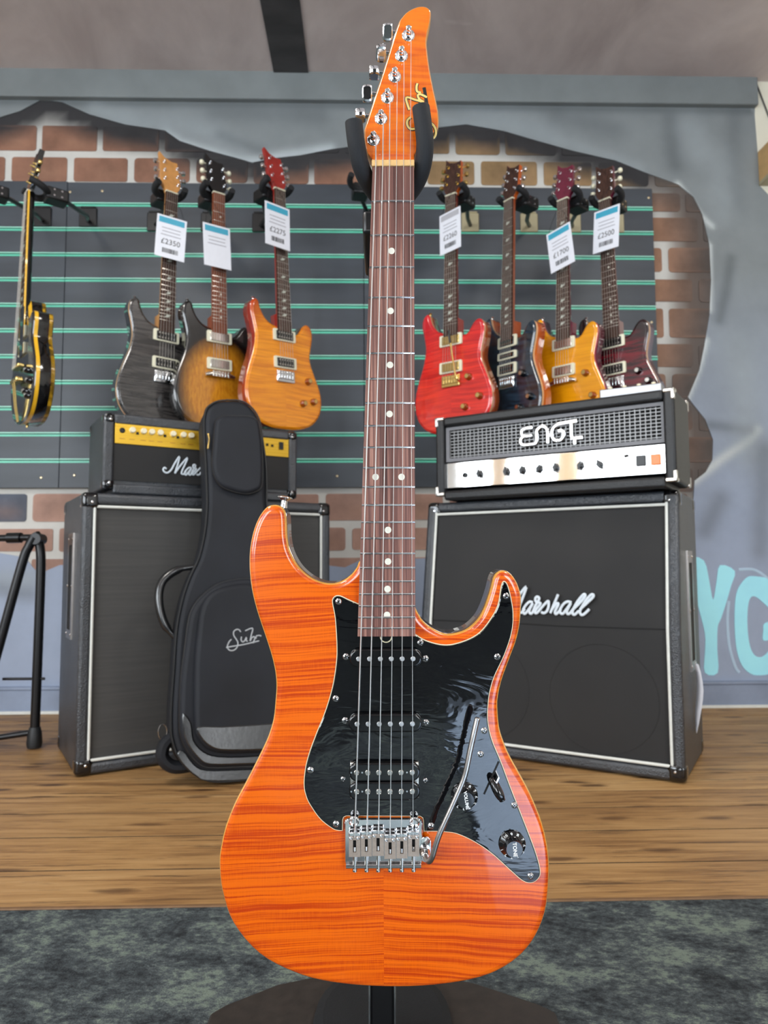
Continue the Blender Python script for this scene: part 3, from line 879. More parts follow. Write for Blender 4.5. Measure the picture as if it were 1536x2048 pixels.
g = G(); g.rings([ring(inset(BODY, 0.0015), -0.0022), ring(inset(BODY, 0.0026), -0.0010), ring(inset(BODY, 0.0045), -0.0002), ring(inset(BODY, 0.0065), 0.0)], False, True)
g.build('maple_top', 'flamed_orange_maple', gt, sharp=60)
g = G(); g.rings([ring(BODY, -0.0085), ring(BODY, -0.0055), ring(inset(BODY, 0.0006), -0.0034), ring(inset(BODY, 0.0015), -0.0022)], False, False)
g.build('binding', 'binding_maple', gt, sharp=60)
g = G(); g.rings([ring(inset(BODY, 0.006), -0.046), ring(inset(BODY, 0.0018), -0.0442), ring(BODY, -0.040), ring(BODY, -0.0085)], True, False)
g.build('body', 'body_back_brown', gt, sharp=60)
# pickguard
g = G(); g.prism(GUARD_O, 0.0014, 0.0001); pg = g.build('pickguard', 'cream_ply', gt); pg['label'] = 'cream edged black pickguard'
g = G(); gi = inset(GUARD_O, 0.0009); g.rings([ring(gi, 0.0014), ring(gi, 0.0022), ring(inset(GUARD_O, 0.0016), 0.0027)], False, True); g.build('black_ply', 'pickguard_black', pg)


def screw(x, z, w, parent, r=0.0040, mat='chrome'):
    g = G(); g.lathe([(r, w), (r*1.0, w+0.0006), (r*0.8, w+0.0014), (r*0.4, w+0.0019)], (x, 0, z), n=14)
    s_ = g.build('screw', mat, parent)
    g = G(); a = random.uniform(0, 1.5); M = Matrix.Translation((x, -(w+0.0017), z)) @ Matrix.Rotation(a, 4, 'Y')
    g.box(-r*0.6, r*0.6, -0.0004, 0.0002, -r*0.13, r*0.13, M); g.box(-r*0.13, r*0.13, -0.0004, 0.0002, -r*0.6, r*0.6, M)
    g.build('screw_slot', 'slot_black', s_)
    return s_


for x, z in mm([(-44.9, 389.3), (126.6, 394.2), (117.0, 332.4), (38.6, 347.3), (-48.0, 290.9), (-73.7, 219.1), (-47.9, 165.2), (48.2, 162.8), (102.8, 258.0), (99.0, 234.4), (132.8, 183.2), (148.4, 112.5)]):
    screw(x, z, 0.0026, gt, 0.0033)
# neck and headstock
FBL = lambda z: (-8.4+(839.9-z)*(-25.3+8.4)/485.3)/1000
FBR = lambda z: (34.6+(839.9-z)*(33.3-34.6)/485.3)/1000
rg = []
for zz in (354.6, 500, 650, 780, 839.5):
    l, r_ = FBL(zz), FBR(zz); c = (l+r_)/2; hw = (r_-l)/2; z = zz/1000
    rg.append([(l, -0.0026, z), (r_, -0.0026, z), (c+hw*.96, 0.004, z), (c+hw*.75, 0.011, z), (c+hw*.4, 0.0155, z), (c, 0.017, z), (c-hw*.4, 0.0155, z), (c-hw*.75, 0.011, z), (c-hw*.96, 0.004, z)])
g = G(); g.rings(rg); g.build('neck', 'neck_maple', gt)
g = G(); g.rings([ring(inset(HEAD, 0.0012), 0.0), ring(HEAD, -0.0012), ring(HEAD, -0.0130), ring(inset(HEAD, 0.0015), -0.0145)], True, False)
hs = g.build('headstock', 'neck_maple', gt, sharp=60)
g = G(); g.rings([ring(inset(HEAD, 0.0012), 0.0), ring(inset(HEAD, 0.0016), 0.0003)], False, True); g.build('headstock_veneer', 'flamed_orange_head', hs)
g = G(); g.rings([[(FBL(839.5)-0.0003, -0.0005, 0.8575), (FBR(839.5)+0.0003, -0.0005, 0.8575)]+[(FBR(839.5)+0.0003, 0.005, 0.8575), (FBL(839.5)-0.0003, 0.005, 0.8575)], [(FBL(839.5)-0.0003, -0.0062, 0.8452), (FBR(839.5)+0.0003, -0.0062, 0.8452), (FBR(839.5)+0.0003, 0.005, 0.8452), (FBL(839.5)-0.0003, 0.005, 0.8452)]])
g.build('headstock_ramp', 'flamed_orange_head', hs)
# fingerboard with a slight crown
rg = []
for zz in (354.6, 839.5):
    l, r_ = FBL(zz), FBR(zz); z = zz/1000
    top = [(l+(r_-l)*k/8, -0.0092-0.0011*(1-(k/4-1)**2), z) for k in range(9)]
    rg.append([(l, -0.0028, z)]+[(l, -0.0085, z)]+top+[(r_, -0.0085, z), (r_, -0.0028, z)])
g = G(); g.rings(rg); fb = g.build('fingerboard', 'rosewood', gt)
g = G(); g.box(-0.0092, 0.0350, -0.0116, 0.0, 0.8388, 0.8454); g.build('nut', 'nut_bone', gt, 0.0008)
fretz = [839.5-(672-n2*0.45)*(1-2**(-n2/12.0)) for n2 in range(1, 23)]
for zz in fretz:
    l, r_ = FBL(zz)+0.0003, FBR(zz)-0.0003
    g = G(); g.tube([(l+(r_-l)*k/8, -0.0097-0.0011*(1-(k/4-1)**2), zz/1000) for k in range(9)], 0.00125, 8)
    g.build('fret', 'chrome', fb)
for x, z in mm([(10.9, 749.9), (9.6, 687.4), (8.8, 631.4), (8.1, 580.8), (-6.5, 516.3), (20.0, 516.2), (6.0, 462.2), (5.9, 430.2), (5.2, 402.4), (4.6, 376.2)]):
    g = G(); g.lathe([(0.0034, 0.0095), (0.0034, 0.01035)], (x, 0, z), n=18); g.build('inlay_dot', 'pearl_dot', fb)
g = G(); g.tube([(0.0035+0.0058*math.cos(a), -0.0032, 0.3535+0.0058*math.sin(a)) for a in [math.pi+math.pi*k/10 for k in range(11)]], 0.0006, 6); g.build('truss_rod_notch', 'cream_ply', gt)
# tuners
posts = mm([(29.9, 984.9), (22.4, 962.8), (15.2, 940.3), (7.5, 917.8), (0.6, 895.3), (-7.3, 872.4)])
butts = mm([(8.4, 994.3), (1.4, 971.8), (-6.3, 950.0), (-13.7, 927.4), (-21.2, 903.4), (-28.8, 879.9)])
spin = [25, 60, 95, 20, 88, 40]
for (x, z), (bx_, bz_), sp_ in zip(posts, butts, spin):
    g = G(); g.lathe([(0.0068, 0.0003), (0.0068, 0.0010), (0.0064, 0.0014)], (x, 0, z), n=20); g.lathe([(0.0060, 0.0014), (0.0060, 0.0030), (0.0050, 0.0036)], (x, 0, z), n=6)
    g.lathe([(0.0034, 0.0036), (0.0034, 0.0080), (0.0026, 0.0090), (0.0029, 0.0102), (0.0029, 0.0122), (0.0018, 0.0134)], (x, 0, z), n=16)
    p_ = g.build('tuner', 'chrome', gt)
    g = G(); M = Matrix.Translation((bx_, 0.008, bz_)) @ Matrix.Rotation(R(sp_), 4, 'X')
    prof = catmull([(-0.0060, -0.0048), (-0.0046, -0.0078), (0.0, -0.0086), (0.0046, -0.0078), (0.0052, -0.0036), (0.0052, 0.0036), (0.0046, 0.0078), (0.0, 0.0086), (-0.0046, 0.0078), (-0.0060, 0.0048)], True, 2)
    rr = [[(a*s_, yy_, b*s_) for a, b in prof] for yy_, s_ in ((-0.0042, 0.72), (-0.0036, 0.92), (-0.0015, 1.0), (0.0015, 1.0), (0.0036, 0.92), (0.0042, 0.72))]
    g.rings(rr, True, True, True, M); g.cyl((bx_+0.005, 0.008, bz_), (bx_+0.016, 0.008, bz_-0.002), 0.0026, n=10)
    g.build('tuner_button', 'chrome', p_)
# strings
sn = mm([(-5.0, 841.7), (2.2, 841.6), (9.2, 841.6), (16.5, 841.6), (23.7, 841.5), (30.7, 841.5)])
sb = mm([(-28.5, 156.8), (-16.3, 158.2), (-4.8, 160.1), (6.8, 155.1), (18.1, 157.0), (29.6, 158.0)])
order = [5, 4, 3, 2, 1, 0]
rad = [0.00080, 0.00070, 0.00058, 0.00040, 0.00034, 0.00030]
for k in range(6):
    px_, pz_ = posts[order[k]]
    g = G(); g.tube([(px_+0.0026, -0.0090, pz_), (sn[k][0], -0.0119, sn[k][1]+0.002), (sn[k][0], -0.0119, sn[k][1]-0.002), (sb[k][0], -0.0152, sb[k][1])], rad[k], 6)
    g.build('string', 'string_steel', gt)
# pickups
for zc, xa, xb in ((0.3327, -0.0334, 0.0397), (0.2676, -0.0346, 0.0393)):
    o_ = rrect(xa, xb, zc-0.0092, zc+0.0092, 0.0088, 6)
    g = G(); g.rings([ring(o_, 0.0026), ring(o_, 0.0086), ring(inset(ccw(o_), 0.0008), 0.0098), ring(inset(ccw(o_), 0.0018), 0.0102)], False, True)
    pu = g.build('single_coil_pickup', 'black_gloss', gt)
    for k in range(6):
        x = (-24.3+11.0*k if zc > 0.3 else -26.0+11.15*k)/1000
        g = G(); g.lathe([(0.0025, 0.010), (0.0025, 0.0110), (0.0021, 0.0113)], (x, 0, zc-0.0006), n=16); g.build('pole_piece', 'pole_steel', pu)
for x, z in mm([(-37.3, 333.3), (43.6, 330.9), (-38.4, 268.8), (43.7, 266.4)]):
    screw(x, z, 0.0030, gt, 0.0034)
for zc in (0.2188, 0.2000):
    o_ = ccw(rrect(-0.0342, 0.0369, zc-0.0093, zc+0.0093, 0.0082, 6))
    g = G(); g.rings([ring(o_, 0.0026), ring(o_, 0.0088), ring(inset(o_, 0.0008), 0.0099), ring(inset(o_, 0.0018), 0.0103)], False, True)
    pu = g.build('humbucker_coil', 'black_gloss', gt)
    for k in range(6):
        g = G(); g.lathe([(0.0027, 0.010), (0.0027, 0.0112), (0.0022, 0.0116)], ((-26.7+11.2*k)/1000, 0, zc), n=16); g.build('pole_piece', 'nickel', pu)
    for xx in (-0.0320, -0.0210, 0.0239):
        g = G(); g.lathe([(0.0009, 0.010), (0.0009, 0.0106)], (xx, 0, zc), n=8); g.build('coil_screw', 'chrome', pu)
g = G(); g.box(-0.0335, 0.0362, -0.0060, -0.0027, 0.1915, 0.2275); g.build('pickup_baseplate', 'nickel', gt, 0.001)
for x, z in mm([(-40.6, 210.2), (42.8, 208.4)]):
    screw(x, z, 0.0030, gt, 0.0027)
# bridge
o_ = ccw(rrect(-0.0391, 0.0393, 0.1250, 0.1716, 0.0045, 5))
g = G(); g.rings([ring(o_, 0.0040), ring(o_, 0.0062), ring(inset(o_, 0.0010), 0.0072)], True, True); br = g.build('bridge_plate', 'chrome', gt, sharp=50)
g = G(); g.tube([(-0.0375, -0.0090, 0.1262), (0.0375, -0.0090, 0.1262)], 0.0028, 10); g.build('bridge_rim', 'chrome', br)
for x, z in mm([(-29.3, 170.6), (31.2, 169.4)]):
    g = G(); g.lathe([(0.0050, 0.0002), (0.0050, 0.0070), (0.0052, 0.0078), (0.0052, 0.0105), (0.0040, 0.0118), (0.0022, 0.0110)], (x, 0, z), n=18); g.build('bridge_post', 'chrome', br)
xs = [-34.7, -22.7, -11.3, 0.7, 12.6, 24.1, 36.0]; zt = [157.5, 158.6, 159.6, 155.4, 156.4, 158.3]; zb = [137.1, 137.6, 138.0, 135.0, 135.5, 137.4]
for k in range(6):
    xa, xb = (xs[k]+0.25)/1000, (xs[k+1]-0.25)/1000; c = (xa+xb)/2; a, b = zb[k]/1000, zt[k]/1000
    hw = (xb-xa)/2
    g = G(); g.box(xa, c-hw*.28, -0.0140, -0.0085, a, b); g.box(c+hw*.28, xb, -0.0140, -0.0085, a, b); g.box(c-hw*.28, c+hw*.28, -0.0140, -0.0085, a, a+0.0045); g.box(c-hw*.28, c+hw*.28, -0.0140, -0.0085, b-0.004, b)
    sd = g.build('saddle', 'saddle_steel', br)
    g = G(); g.box(xa, xb, -0.0150, -0.0078, b, b+0.0042); g.build('saddle_front', 'chrome', sd, 0.0008)
    g = G(); g.box(c-hw*.28, c+hw*.28, -0.0098, -0.0085, a+0.0045, b-0.004); g.build('saddle_slot', 'slot_black', sd)
    for q in (-1, 1):
        g = G(); g.lathe([(0.0017, 0.0136), (0.0017, 0.0150), (0.0010, 0.0156), (0.0008, 0.0146)], (c+q*hw*.62, 0, b-0.0018), n=10); g.build('height_screw', 'chrome', sd)
    g = G(); g.tube([(c, -0.0118, a+0.009), (c, -0.0118, a+0.0048)], 0.0014, 8); g.build('string_pin', 'chrome', sd)
    g = G(); g.tube([(c, -0.0100, a), (c, -0.0100, 0.1225)], 0.0019, 10); g.lathe([(0.0024, 0.0), (0.0024, -0.002)], (c, -0.0100, 0.1232), 'z', 10); g.build('intonation_screw', 'nickel', br)
# arm socket and whammy bar
g = G(); o_ = ccw(rrect(0.0370, 0.0478, 0.1285, 0.1535, 0.005, 5)); g.prism(o_, 0.0072, 0.0045); g.lathe([(0.0055, 0.007), (0.0055, 0.012), (0.0046, 0.0135), (0.0040, 0.0185), (0.0030, 0.0200)], (0.0415, 0, 0.1395), n=18)
g.build('arm_socket', 'chrome', br, 0.0005)
arm = [(41.5, 139.5, 15), (41.8, 138.6, 22), (44.5, 138.5, 28), (47.5, 143.5, 30), (49.6, 150.5, 30.5), (55.0, 166.8, 31), (66.6, 191.7, 31), (73.8, 207.6, 31), (77.2, 215.4, 31), (80.0, 223.5, 31), (82.2, 232.5, 31), (85.1, 246.1, 30.5), (88.7, 261.1, 30), (92.5, 276.2, 29)]
g = G(); g.tube(catmull([(a/1000, -w/1000, b/1000) for a, b, w in arm], False, 4), 0.00275, 12); wb = g.build('tremolo_arm', 'arm_steel', gt)
g = G(); g.lathe([(0.00275, 0.0), (0.0027, 0.0012), (0.0018, 0.0022)], (0, 0, 0), 'z', 12, Matrix.Translation((0.0924, -0.0290, 0.2758)) @ Matrix.Rotation(R(13), 4, 'Y')); g.build('arm_tip', 'chrome', wb)
# knobs
for (x, z), word, ang in (((0.0822, 0.1930), 'VOLUME', -82), ((0.1300, 0.1446), 'TONE', -86)):
    g = G(); g.lathe([(0.0136, 0.0027), (0.0136, 0.0042), (0.0128, 0.0052), (0.0095, 0.0085), (0.0088, 0.0095), (0.0086, 0.0150), (0.0080, 0.0162)], (x, 0, z), n=40)
    kb = g.build('control_knob', 'black_gloss', gt)
    g = G()
    for k in range(36):
        a = 2*math.pi*k/36; g.box(-0.00025, 0.00025, -0.0150, -0.0095, 0.0085, 0.0092, Matrix.Translation((x, 0, z)) @ Matrix.Rotation(a, 4, 'Y'))
    tag(g.build('knurl', 'black_plastic', kb), kind='stuff')
    text('knob_word', word, 0.0046 if word == 'VOLUME' else 0.0052, 'white_print', kb, (x+0.0004, -0.0164, z), (R(90), R(-ang), 0), 0.0001, bold=0.00012)
    for k, d_ in enumerate(['10', '9', '8', '7', '6', '5', '4', '3', '2', '1']):
        a = R(128-k*32); rr_ = 0.0112
        t_ = text('knob_digit', d_, 0.0046, 'white_print', kb, (x+rr_*math.cos(a), -0.0074, z+rr_*math.sin(a)), (R(90), R(90)-a, 0), 0.0001, bold=0.00008)
# five-way switch
g = G(); M = Matrix.Translation((0.1100, -0.0026, 0.2110)) @ Matrix.Rotation(R(25), 4, 'Y')
g.box(-0.0009, 0.0009, -0.0006, 0.0, -0.0185, 0.0175, M); sw = g.build('selector_switch', 'slot_black', gt)
g = G(); M2 = Matrix.Translation((0.1118, -0.0028, 0.2075)) @ Matrix.Rotation(R(25), 4, 'Y')
g.box(-0.0007, 0.0007, -0.0130, 0.0, -0.004, 0.0085, M2); g.build('switch_blade', 'chrome', sw)
g = G(); g.tube(catmull([(0.1085, -0.0085, 0.2120), (0.1110, -0.0125, 0.2075), (0.1150, -0.0160, 0.2000), (0.1178, -0.0165, 0.1945), (0.1186, -0.0165, 0.1928)], False, 4), [0.0024+0.0021*math.sin(math.pi*min(1, k/13.0))+0.0008*(k/16.0) for k in range(17)], 12); g.build('switch_tip', 'black_gloss', sw)
# strap button on the upper horn
g = G(); g.lathe([(0.0042, 0.0), (0.0036, 0.004), (0.0036, 0.0075), (0.0062, 0.0090), (0.0086, 0.0105), (0.0080, 0.0118), (0.0030, 0.0125)], (0, 0, 0), 'z', 20, Matrix.Translation((-0.1045, 0.020, 0.4865)) @ Matrix.Rotation(R(8), 4, 'Y')); g.build('strap_button', 'chrome', gt)
# maker's script on the headstock
Mh = Matrix(((0, 0, -1, 0.0530), (0, 1, 0, -0.0005), (1, 0, 0, 0.871), (0, 0, 0, 1)))
g = G(); strokes(g, [[(a*0.000198, b*0.000165) for a, b in l] for l in LOGO_S], y=0.0, r=0.00180, flat=0.2, M=Mh); lg = g.build('headstock_script', 'ink_black', hs)
g = G(); strokes(g, [[(a*0.000198, b*0.000165) for a, b in l] for l in LOGO_S[:4]], y=-0.00034, r=0.00112, flat=0.22, M=Mh); g.build('script_fill', 'gold_logo', lg)

# ------------------------------------------------------------------ floor stand that carries it
st = thing('guitar_stand', 'black floor stand with foam padded neck yoke holding the orange guitar', 'guitar stand', (0.016, 0.86, 0.001), (0, 0, R(-1.36)))
bp = [(-0.215, 0.070), (-0.200, 0.088), (-0.140, 0.132), (-0.062, 0.160), (0.055, 0.160), (0.125, 0.132), (0.200, 0.086), (0.216, 0.070), (0.216, 0.020), (0.10, -0.055), (-0.10, -0.055), (-0.215, 0.020)]
g = G(); g.add([(x, y, 0.0) for x, y in bp]+[(x, y, 0.012) for x, y in bp], [tuple(range(11, -1, -1)), tuple(range(12, 24))]+[(i, (i+1) % 12, 12+(i+1) % 12, 12+i) for i in range(12)], False); g.build('base_plate', 'stand_brown', st, 0.003)
hb = [(0.085*math.cos(a)+0.0, 0.055+0.105*math.sin(a)) for a in [2*math.pi*k/28 for k in range(28)]]
g = G(); g.rings([[(x, y, 0.012) for x, y in hb], [(x*.97, y*.97, 0.022) for x, y in hb], [(x*.85, y*.85, 0.028) for x, y in hb]]); g.build('base_cover', 'carpet_black', st)
g = G(); g.box(-0.0135, 0.0135, -0.012, 0.012, 0.02, 0.955); g.build('post', 'black_metal', st, 0.003)
for q in (-1, 1):
    g = G(); g.tube([(q*0.0145, -0.012, 0.028), (q*0.0145, -0.012, 0.60)], 0.0013, 8); g.build('post_rail', 'chrome', st)
g = G(); g.box(-0.018, 0.022, -0.10, 0.02, 0.935, 0.962); g.build('yoke_block', 'black_plastic', st, 0.004)
# yoke in the guitar's own frame, moved to the stand
Mg = Matrix.Translation((0.0158, 0.749, 0.144)) @ Matrix.Rotation(R(-1.36), 4, 'Z') @ Matrix.Rotation(R(2.2), 4, 'X')
Ms = (Matrix.Translation((0.016, 0.86, 0.001)) @ Matrix.Rotation(R(-1.36), 4, 'Z')).inverted() @ Mg
for pth in ([(10, 827, -40), (-2, 827, -32), (-13, 833, -14), (-20.5, 843, 2), (-24.5, 858, 11), (-26.5, 872, 15), (-27.5, 883, 17)], [(14, 827, -40), (28, 828, -32), (39, 835, -14), (44.5, 846, 2), (46, 862, 11), (44.0, 880, 15), (41.5, 898, 17)]):
    pp = catmull([(a/1000, -w/1000, b/1000) for a, b, w in pth], False, 5)
    g = G(); g.tube(pp, 0.0091, 18, True, Ms); g.build('foam_pad', 'black_foam', st, 0.0012)

# ------------------------------------------------------------------ guitars hanging on the slat wall
PRS = ccw(catmull(mm([(0, 0), (-60, 4), (-110, 24), (-142, 60), (-156, 105), (-154, 150), (-140, 200), (-122, 250), (-113, 290), (-112, 320), (-119, 357), (-126, 388), (-125, 412), (-117, 428), (-104, 434), (-94, 427), (-88, 407), (-77, 384), (-59, 365), (-38, 355), (-20, 352), (5, 347), (28, 340), (44, 334), (58, 336), (70, 348), (82, 366), (96, 377), (110, 377), (121, 366), (126, 345), (123, 318), (116, 288), (112, 262), (116, 235), (132, 195), (150, 150), (156, 105), (145, 60), (112, 24), (60, 4)]), True, 4))
ARCH = ccw(catmull(mm([(0, 0), (-70, 6), (-125, 34), (-160, 85), (-172, 140), (-164, 195), (-140, 245), (-120, 285), (-118, 320), (-126, 365), (-120, 410), (-92, 438), (-50, 446), (-22, 446), (10, 440), (26, 410), (34, 380), (54, 362), (80, 366), (104, 378), (122, 366), (126, 335), (119, 300), (122, 275), (142, 240), (165, 195), (172, 140), (160, 85), (125, 34), (70, 6)]), True, 4))
HS3 = ccw(mm([(-21, 832), (-22, 842), (-31, 856), (-37, 872), (-36, 930), (-39, 985), (-20, 966), (4, 958), (26, 960), (30, 915), (34, 870), (31, 856), (22, 842), (21, 832)]))
HSG = ccw(mm([(-21, 832), (-24, 845), (-36, 862), (-39, 930), (-44, 985), (-22, 998), (0, 985), (22, 998), (44, 985), (39, 930), (36, 862), (24, 845), (21, 832)]))


def wall_guitar(label, loc, yaw, roll, top, bind, back, neckm, headm, headside, board, pickups, bridge, knobs, metal='chrome', outline=PRS, head=HS3, depth=0.045, buttons='chrome', inlay='abalone', lean=0.0, trem=False, size=1.0):
    t = thing('electric_guitar', label, 'guitar', loc, (R(lean), R(roll), R(yaw)), 'guitars hanging on the slatwall')
    t.scale = (size, size, size)
    B = outline
    g = G(); g.rings([ring(B, -0.001), ring(inset(B, 0.002), 0.0014), ring(inset(B, 0.005), 0.0034), ring(inset(B, 0.008), 0.0048), ring(inset(B, 0.0095), 0.0052)], False, True)
    g.build('carved_top', top, t, sharp=80)
    bw = -0.009 if outline is PRS else -0.013
    g = G(); g.rings([ring(B, bw), ring(B, -0.001)], False, False); g.build('binding', bind, t)
    if outline is ARCH:
        g = G(); g.rings([ring(B, -depth), ring(B, -depth+0.012)], False, False); g.build('back_binding', bind, t)
    g = G(); g.rings([ring(inset(B, 0.004), -depth-0.002), ring(B, -depth), ring(B, bw)], True, False); g.build('body', back, t, sharp=80)
    # neck
    rg = []
    for z, hw in ((0.335, 0.0280), (0.60, 0.0245), (0.832, 0.0212)):
        rg.append([(-hw, -0.0095, z), (hw, -0.0095, z), (hw*.95, 0.0, z), (hw*.6, 0.010, z), (0, 0.0135, z), (-hw*.6, 0.010, z), (-hw*.95, 0.0, z)])
    g = G(); g.rings(rg); g.box(-0.027, 0.027, -0.008, 0.030, 0.315, 0.395); g.build('neck', neckm, t, sharp=50)
    g = G(); g.rings([[(-0.0282, -0.0095, 0.335), (0.0282, -0.0095, 0.335), (0.0282, -0.0140, 0.335), (0, -0.0158, 0.335), (-0.0282, -0.0140, 0.335)], [(-0.0214, -0.0095, 0.832), (0.0214, -0.0095, 0.832), (0.0214, -0.0140, 0.832), (0, -0.0156, 0.832), (-0.0214, -0.0140, 0.832)]]); fbx = g.build('fingerboard', board, t)
    for k in range(1, 23):
        z = 0.832-0.635*(1-2**(-k/12.0)); hw = 0.0214+(0.832-z)/0.497*0.0068
        if z > 0.345:
            g = G(); g.tube([(-hw, -0.0140, z), (0, -0.0158, z), (hw, -0.0140, z)], 0.0011, 6); g.build('fret', 'nickel', fbx)
    for k in (3, 5, 7, 9, 12, 15, 17, 19, 21):
        z = 0.832-0.635*((1-2**(-k/12.0))+(1-2**(-(k-1)/12.0)))/2; g = G()
        if inlay == 'bone':
            g.box(-0.013, 0.013, -0.0162, -0.0150, z-0.006, z+0.006)
        elif inlay == 'pearl_dot':
            g.lathe([(0.0032, 0.0148), (0.0032, 0.0163)], (0.004, 0, z), n=10)
        else:
            g.prism([(-0.009, z-0.003), (-0.002, z-0.0045), (0.006, z-0.001), (0.010, z+0.005), (0.003, z+0.003), (-0.003, z+0.006), (-0.005, z+0.001)], 0.0163, 0.0148)
        g.build('inlay', inlay, fbx)
    if outline is ARCH:
        for q in (-1, 1):
            g = G(); g.rings([[(q*0.0282, -0.008, 0.335), (q*0.0296, -0.008, 0.335), (q*0.0296, -0.0142, 0.335), (q*0.0282, -0.0142, 0.335)], [(q*0.0214, -0.008, 0.832), (q*0.0228, -0.008, 0.832), (q*0.0228, -0.0142, 0.832), (q*0.0214, -0.0142, 0.832)]]); g.build('neck_binding', 'binding_yellow', t)
    g = G(); g.box(-0.0215, 0.0215, -0.0168, -0.004, 0.830, 0.8345); g.build('nut', 'bone', t, 0.0006)
    Mhd = Matrix.Translation((0, -0.010, 0.832)) @ Matrix.Rotation(R(-10), 4, 'X') @ Matrix.Translation((0, 0, -0.832))
    g = G(); g.prism(head, -0.001, -0.015, Mhd); hd = g.build('headstock', headside, t, 0.0008)
    g = G(); g.prism(inset(head, 0.001), 0.0005, -0.001, Mhd); g.build('headstock_face', headm, hd)
    for k in range(3):
        for q in (-1, 1):
            z = 0.872+k*0.033+(0.008 if q < 0 else -0.004); x = q*0.023
            g = G(); g.lathe([(0.0052, 0.0005), (0.0052, 0.002), (0.003, 0.0025), (0.003, 0.010), (0.002, 0.011)], (x, 0, z), n=10, M=Mhd); tn = g.build('tuner', metal, t)
            g = G(); bxp = q*0.050
            g.tube([(q*0.030, 0.008, z), (q*0.042, 0.008, z)], 0.0022, 8, True, Mhd); g.lathe([(0.004, -0.008), (0.0075, -0.005), (0.0082, 0.0), (0.0075, 0.005), (0.004, 0.008)], (bxp, 0.008, z), 'z', 10, Mhd)
            g.build('tuner_button', buttons, tn)
    # pickups with pale rings
    for zc, hh, kind in pickups:
        ro = ccw(rrect(-0.0445, 0.0445, zc-hh, zc+hh, 0.004, 3)); ri = ccw(rrect(-0.0345, 0.0345, zc-hh+0.0045, zc+hh-0.0045, 0.003, 3))
        g = G(); ring_frame(g, ro, ri, 0.0118, 0.0060); pk = g.build('pickup_ring', 'bone' if kind != 'dark' else 'bone', t)
        g = G(); g.box(-0.034, 0.034, -0.0145, -0.0060, zc-hh+0.005, zc+hh-0.005); cov = g.build('pickup_cover', {'black': 'black_gloss', 'gold': 'gold', 'nickel': 'nickel'}[kind], pk, 0.0015)
        g = G()
        for k in range(6):
            for dz in ((-0.4, 0.4) if hh > 0.016 else (0,)):
                g.lathe([(0.0026, 0.0140), (0.0026, 0.0152)], (-0.0255+0.0102*k, 0, zc+dz*hh), n=8)
        tag(g.build('pole_pieces', 'gold' if kind == 'gold' else 'nickel', cov), kind='stuff')
    bm_ = metal
    if bridge == 'tremolo':
        g = G(); g.box(-0.036, 0.036, -0.0125, -0.0065, 0.160, 0.200); br_ = g.build('bridge', bm_, t, 0.002)
        for k in range(6):
            g = G(); g.box(-0.032+k*0.0108, -0.0228+k*0.0108, -0.0170, -0.0125, 0.170, 0.198); g.build('saddle', bm_, br_, 0.001)
    elif bridge == 'wraparound':
        g = G(); g.tube([(-0.052, -0.016, 0.186), (-0.03, -0.018, 0.190), (0.03, -0.018, 0.190), (0.052, -0.016, 0.186)], [0.006, 0.0085, 0.0085, 0.006], 10); br_ = g.build('bridge', 'nickel', t)
        for k in range(6):
            g = G(); g.box(-0.031+k*0.0108, -0.0228+k*0.0108, -0.029, -0.022, 0.180, 0.200); g.build('saddle', 'nickel', br_, 0.001)
    else:
        g = G(); g.box(-0.045, 0.045, -0.030, -0.007, 0.192, 0.204); br_ = g.build('bridge', 'gold', t, 0.003)
        g = G(); g.box(-0.048, 0.048, -0.034, -0.010, 0.140, 0.156); g.build('tailpiece', 'gold', t, 0.004)
        g = G(); g.tube([(-0.012, -0.030, 0.14), (-0.010, -0.022, 0.06), (-0.008, -0.012, 0.004)], 0.003, 8); g.tube([(0.012, -0.030, 0.14), (0.010, -0.022, 0.06), (0.008, -0.012, 0.004)], 0.003, 8); g.build('tail_rods', 'gold', t)
        g = G(); g.prism(ccw(rrect(0.052, 0.088, 0.215, 0.395, 0.012, 4)), 0.028, 0.025); g.tube([(0.088, -0.0265, 0.22), (0.090, -0.0265, 0.39)], 0.002, 6); g.build('pickguard', 'black_gloss', t)
        g = G(); g.lathe([(0.011, 0.0), (0.011, 0.002), (0.005, 0.003)], (0.150, 0.022, 0.09), 'x', 14); g.build('jack_plate', 'nickel', t)
    for x, z in knobs:
        km = {'chrome': 'knob_amber', 'gold': 'knob_amber'}[metal] if buttons != 'black_gloss' else 'black_gloss'
        if outline is ARCH or 'burgundy' in label or 'blue' in label:
            km = 'black_gloss'
        g = G(); g.lathe([(0.0128, 0.0066), (0.0122, 0.0095), (0.0098, 0.020), (0.0088, 0.0215)], (x, 0, z), n=18); kx = g.build('control_knob', km, t)
        g = G(); g.lathe([(0.0070, 0.0214), (0.0070, 0.0222)], (x, 0, z), n=14); g.build('knob_cap', 'gold' if km == 'knob_amber' else 'nickel', kx)
    if trem:
        g = G(); g.tube(catmull([(0.038, -0.016, 0.172), (0.040, -0.030, 0.176), (0.034, -0.036, 0.200), (0.026, -0.038, 0.250), (0.018, -0.040, 0.305)], False, 4), 0.0032, 8); ar = g.build('tremolo_arm', 'gold', t)
        g = G(); g.tube([(0.018, -0.040, 0.300), (0.012, -0.040, 0.345)], 0.0042, 8); g.build('arm_tip', 'black_plastic', ar)
    for k in range(6):
        xn, xb_ = -0.0175+k*0.007, -0.026+k*0.0104
        g = G(); g.tube([(xn, -0.0175, 0.833), (xb_, -0.020 if outline is not ARCH else -0.032, 0.190)], 0.0006, 5); g.build('string', 'string_dull', t)
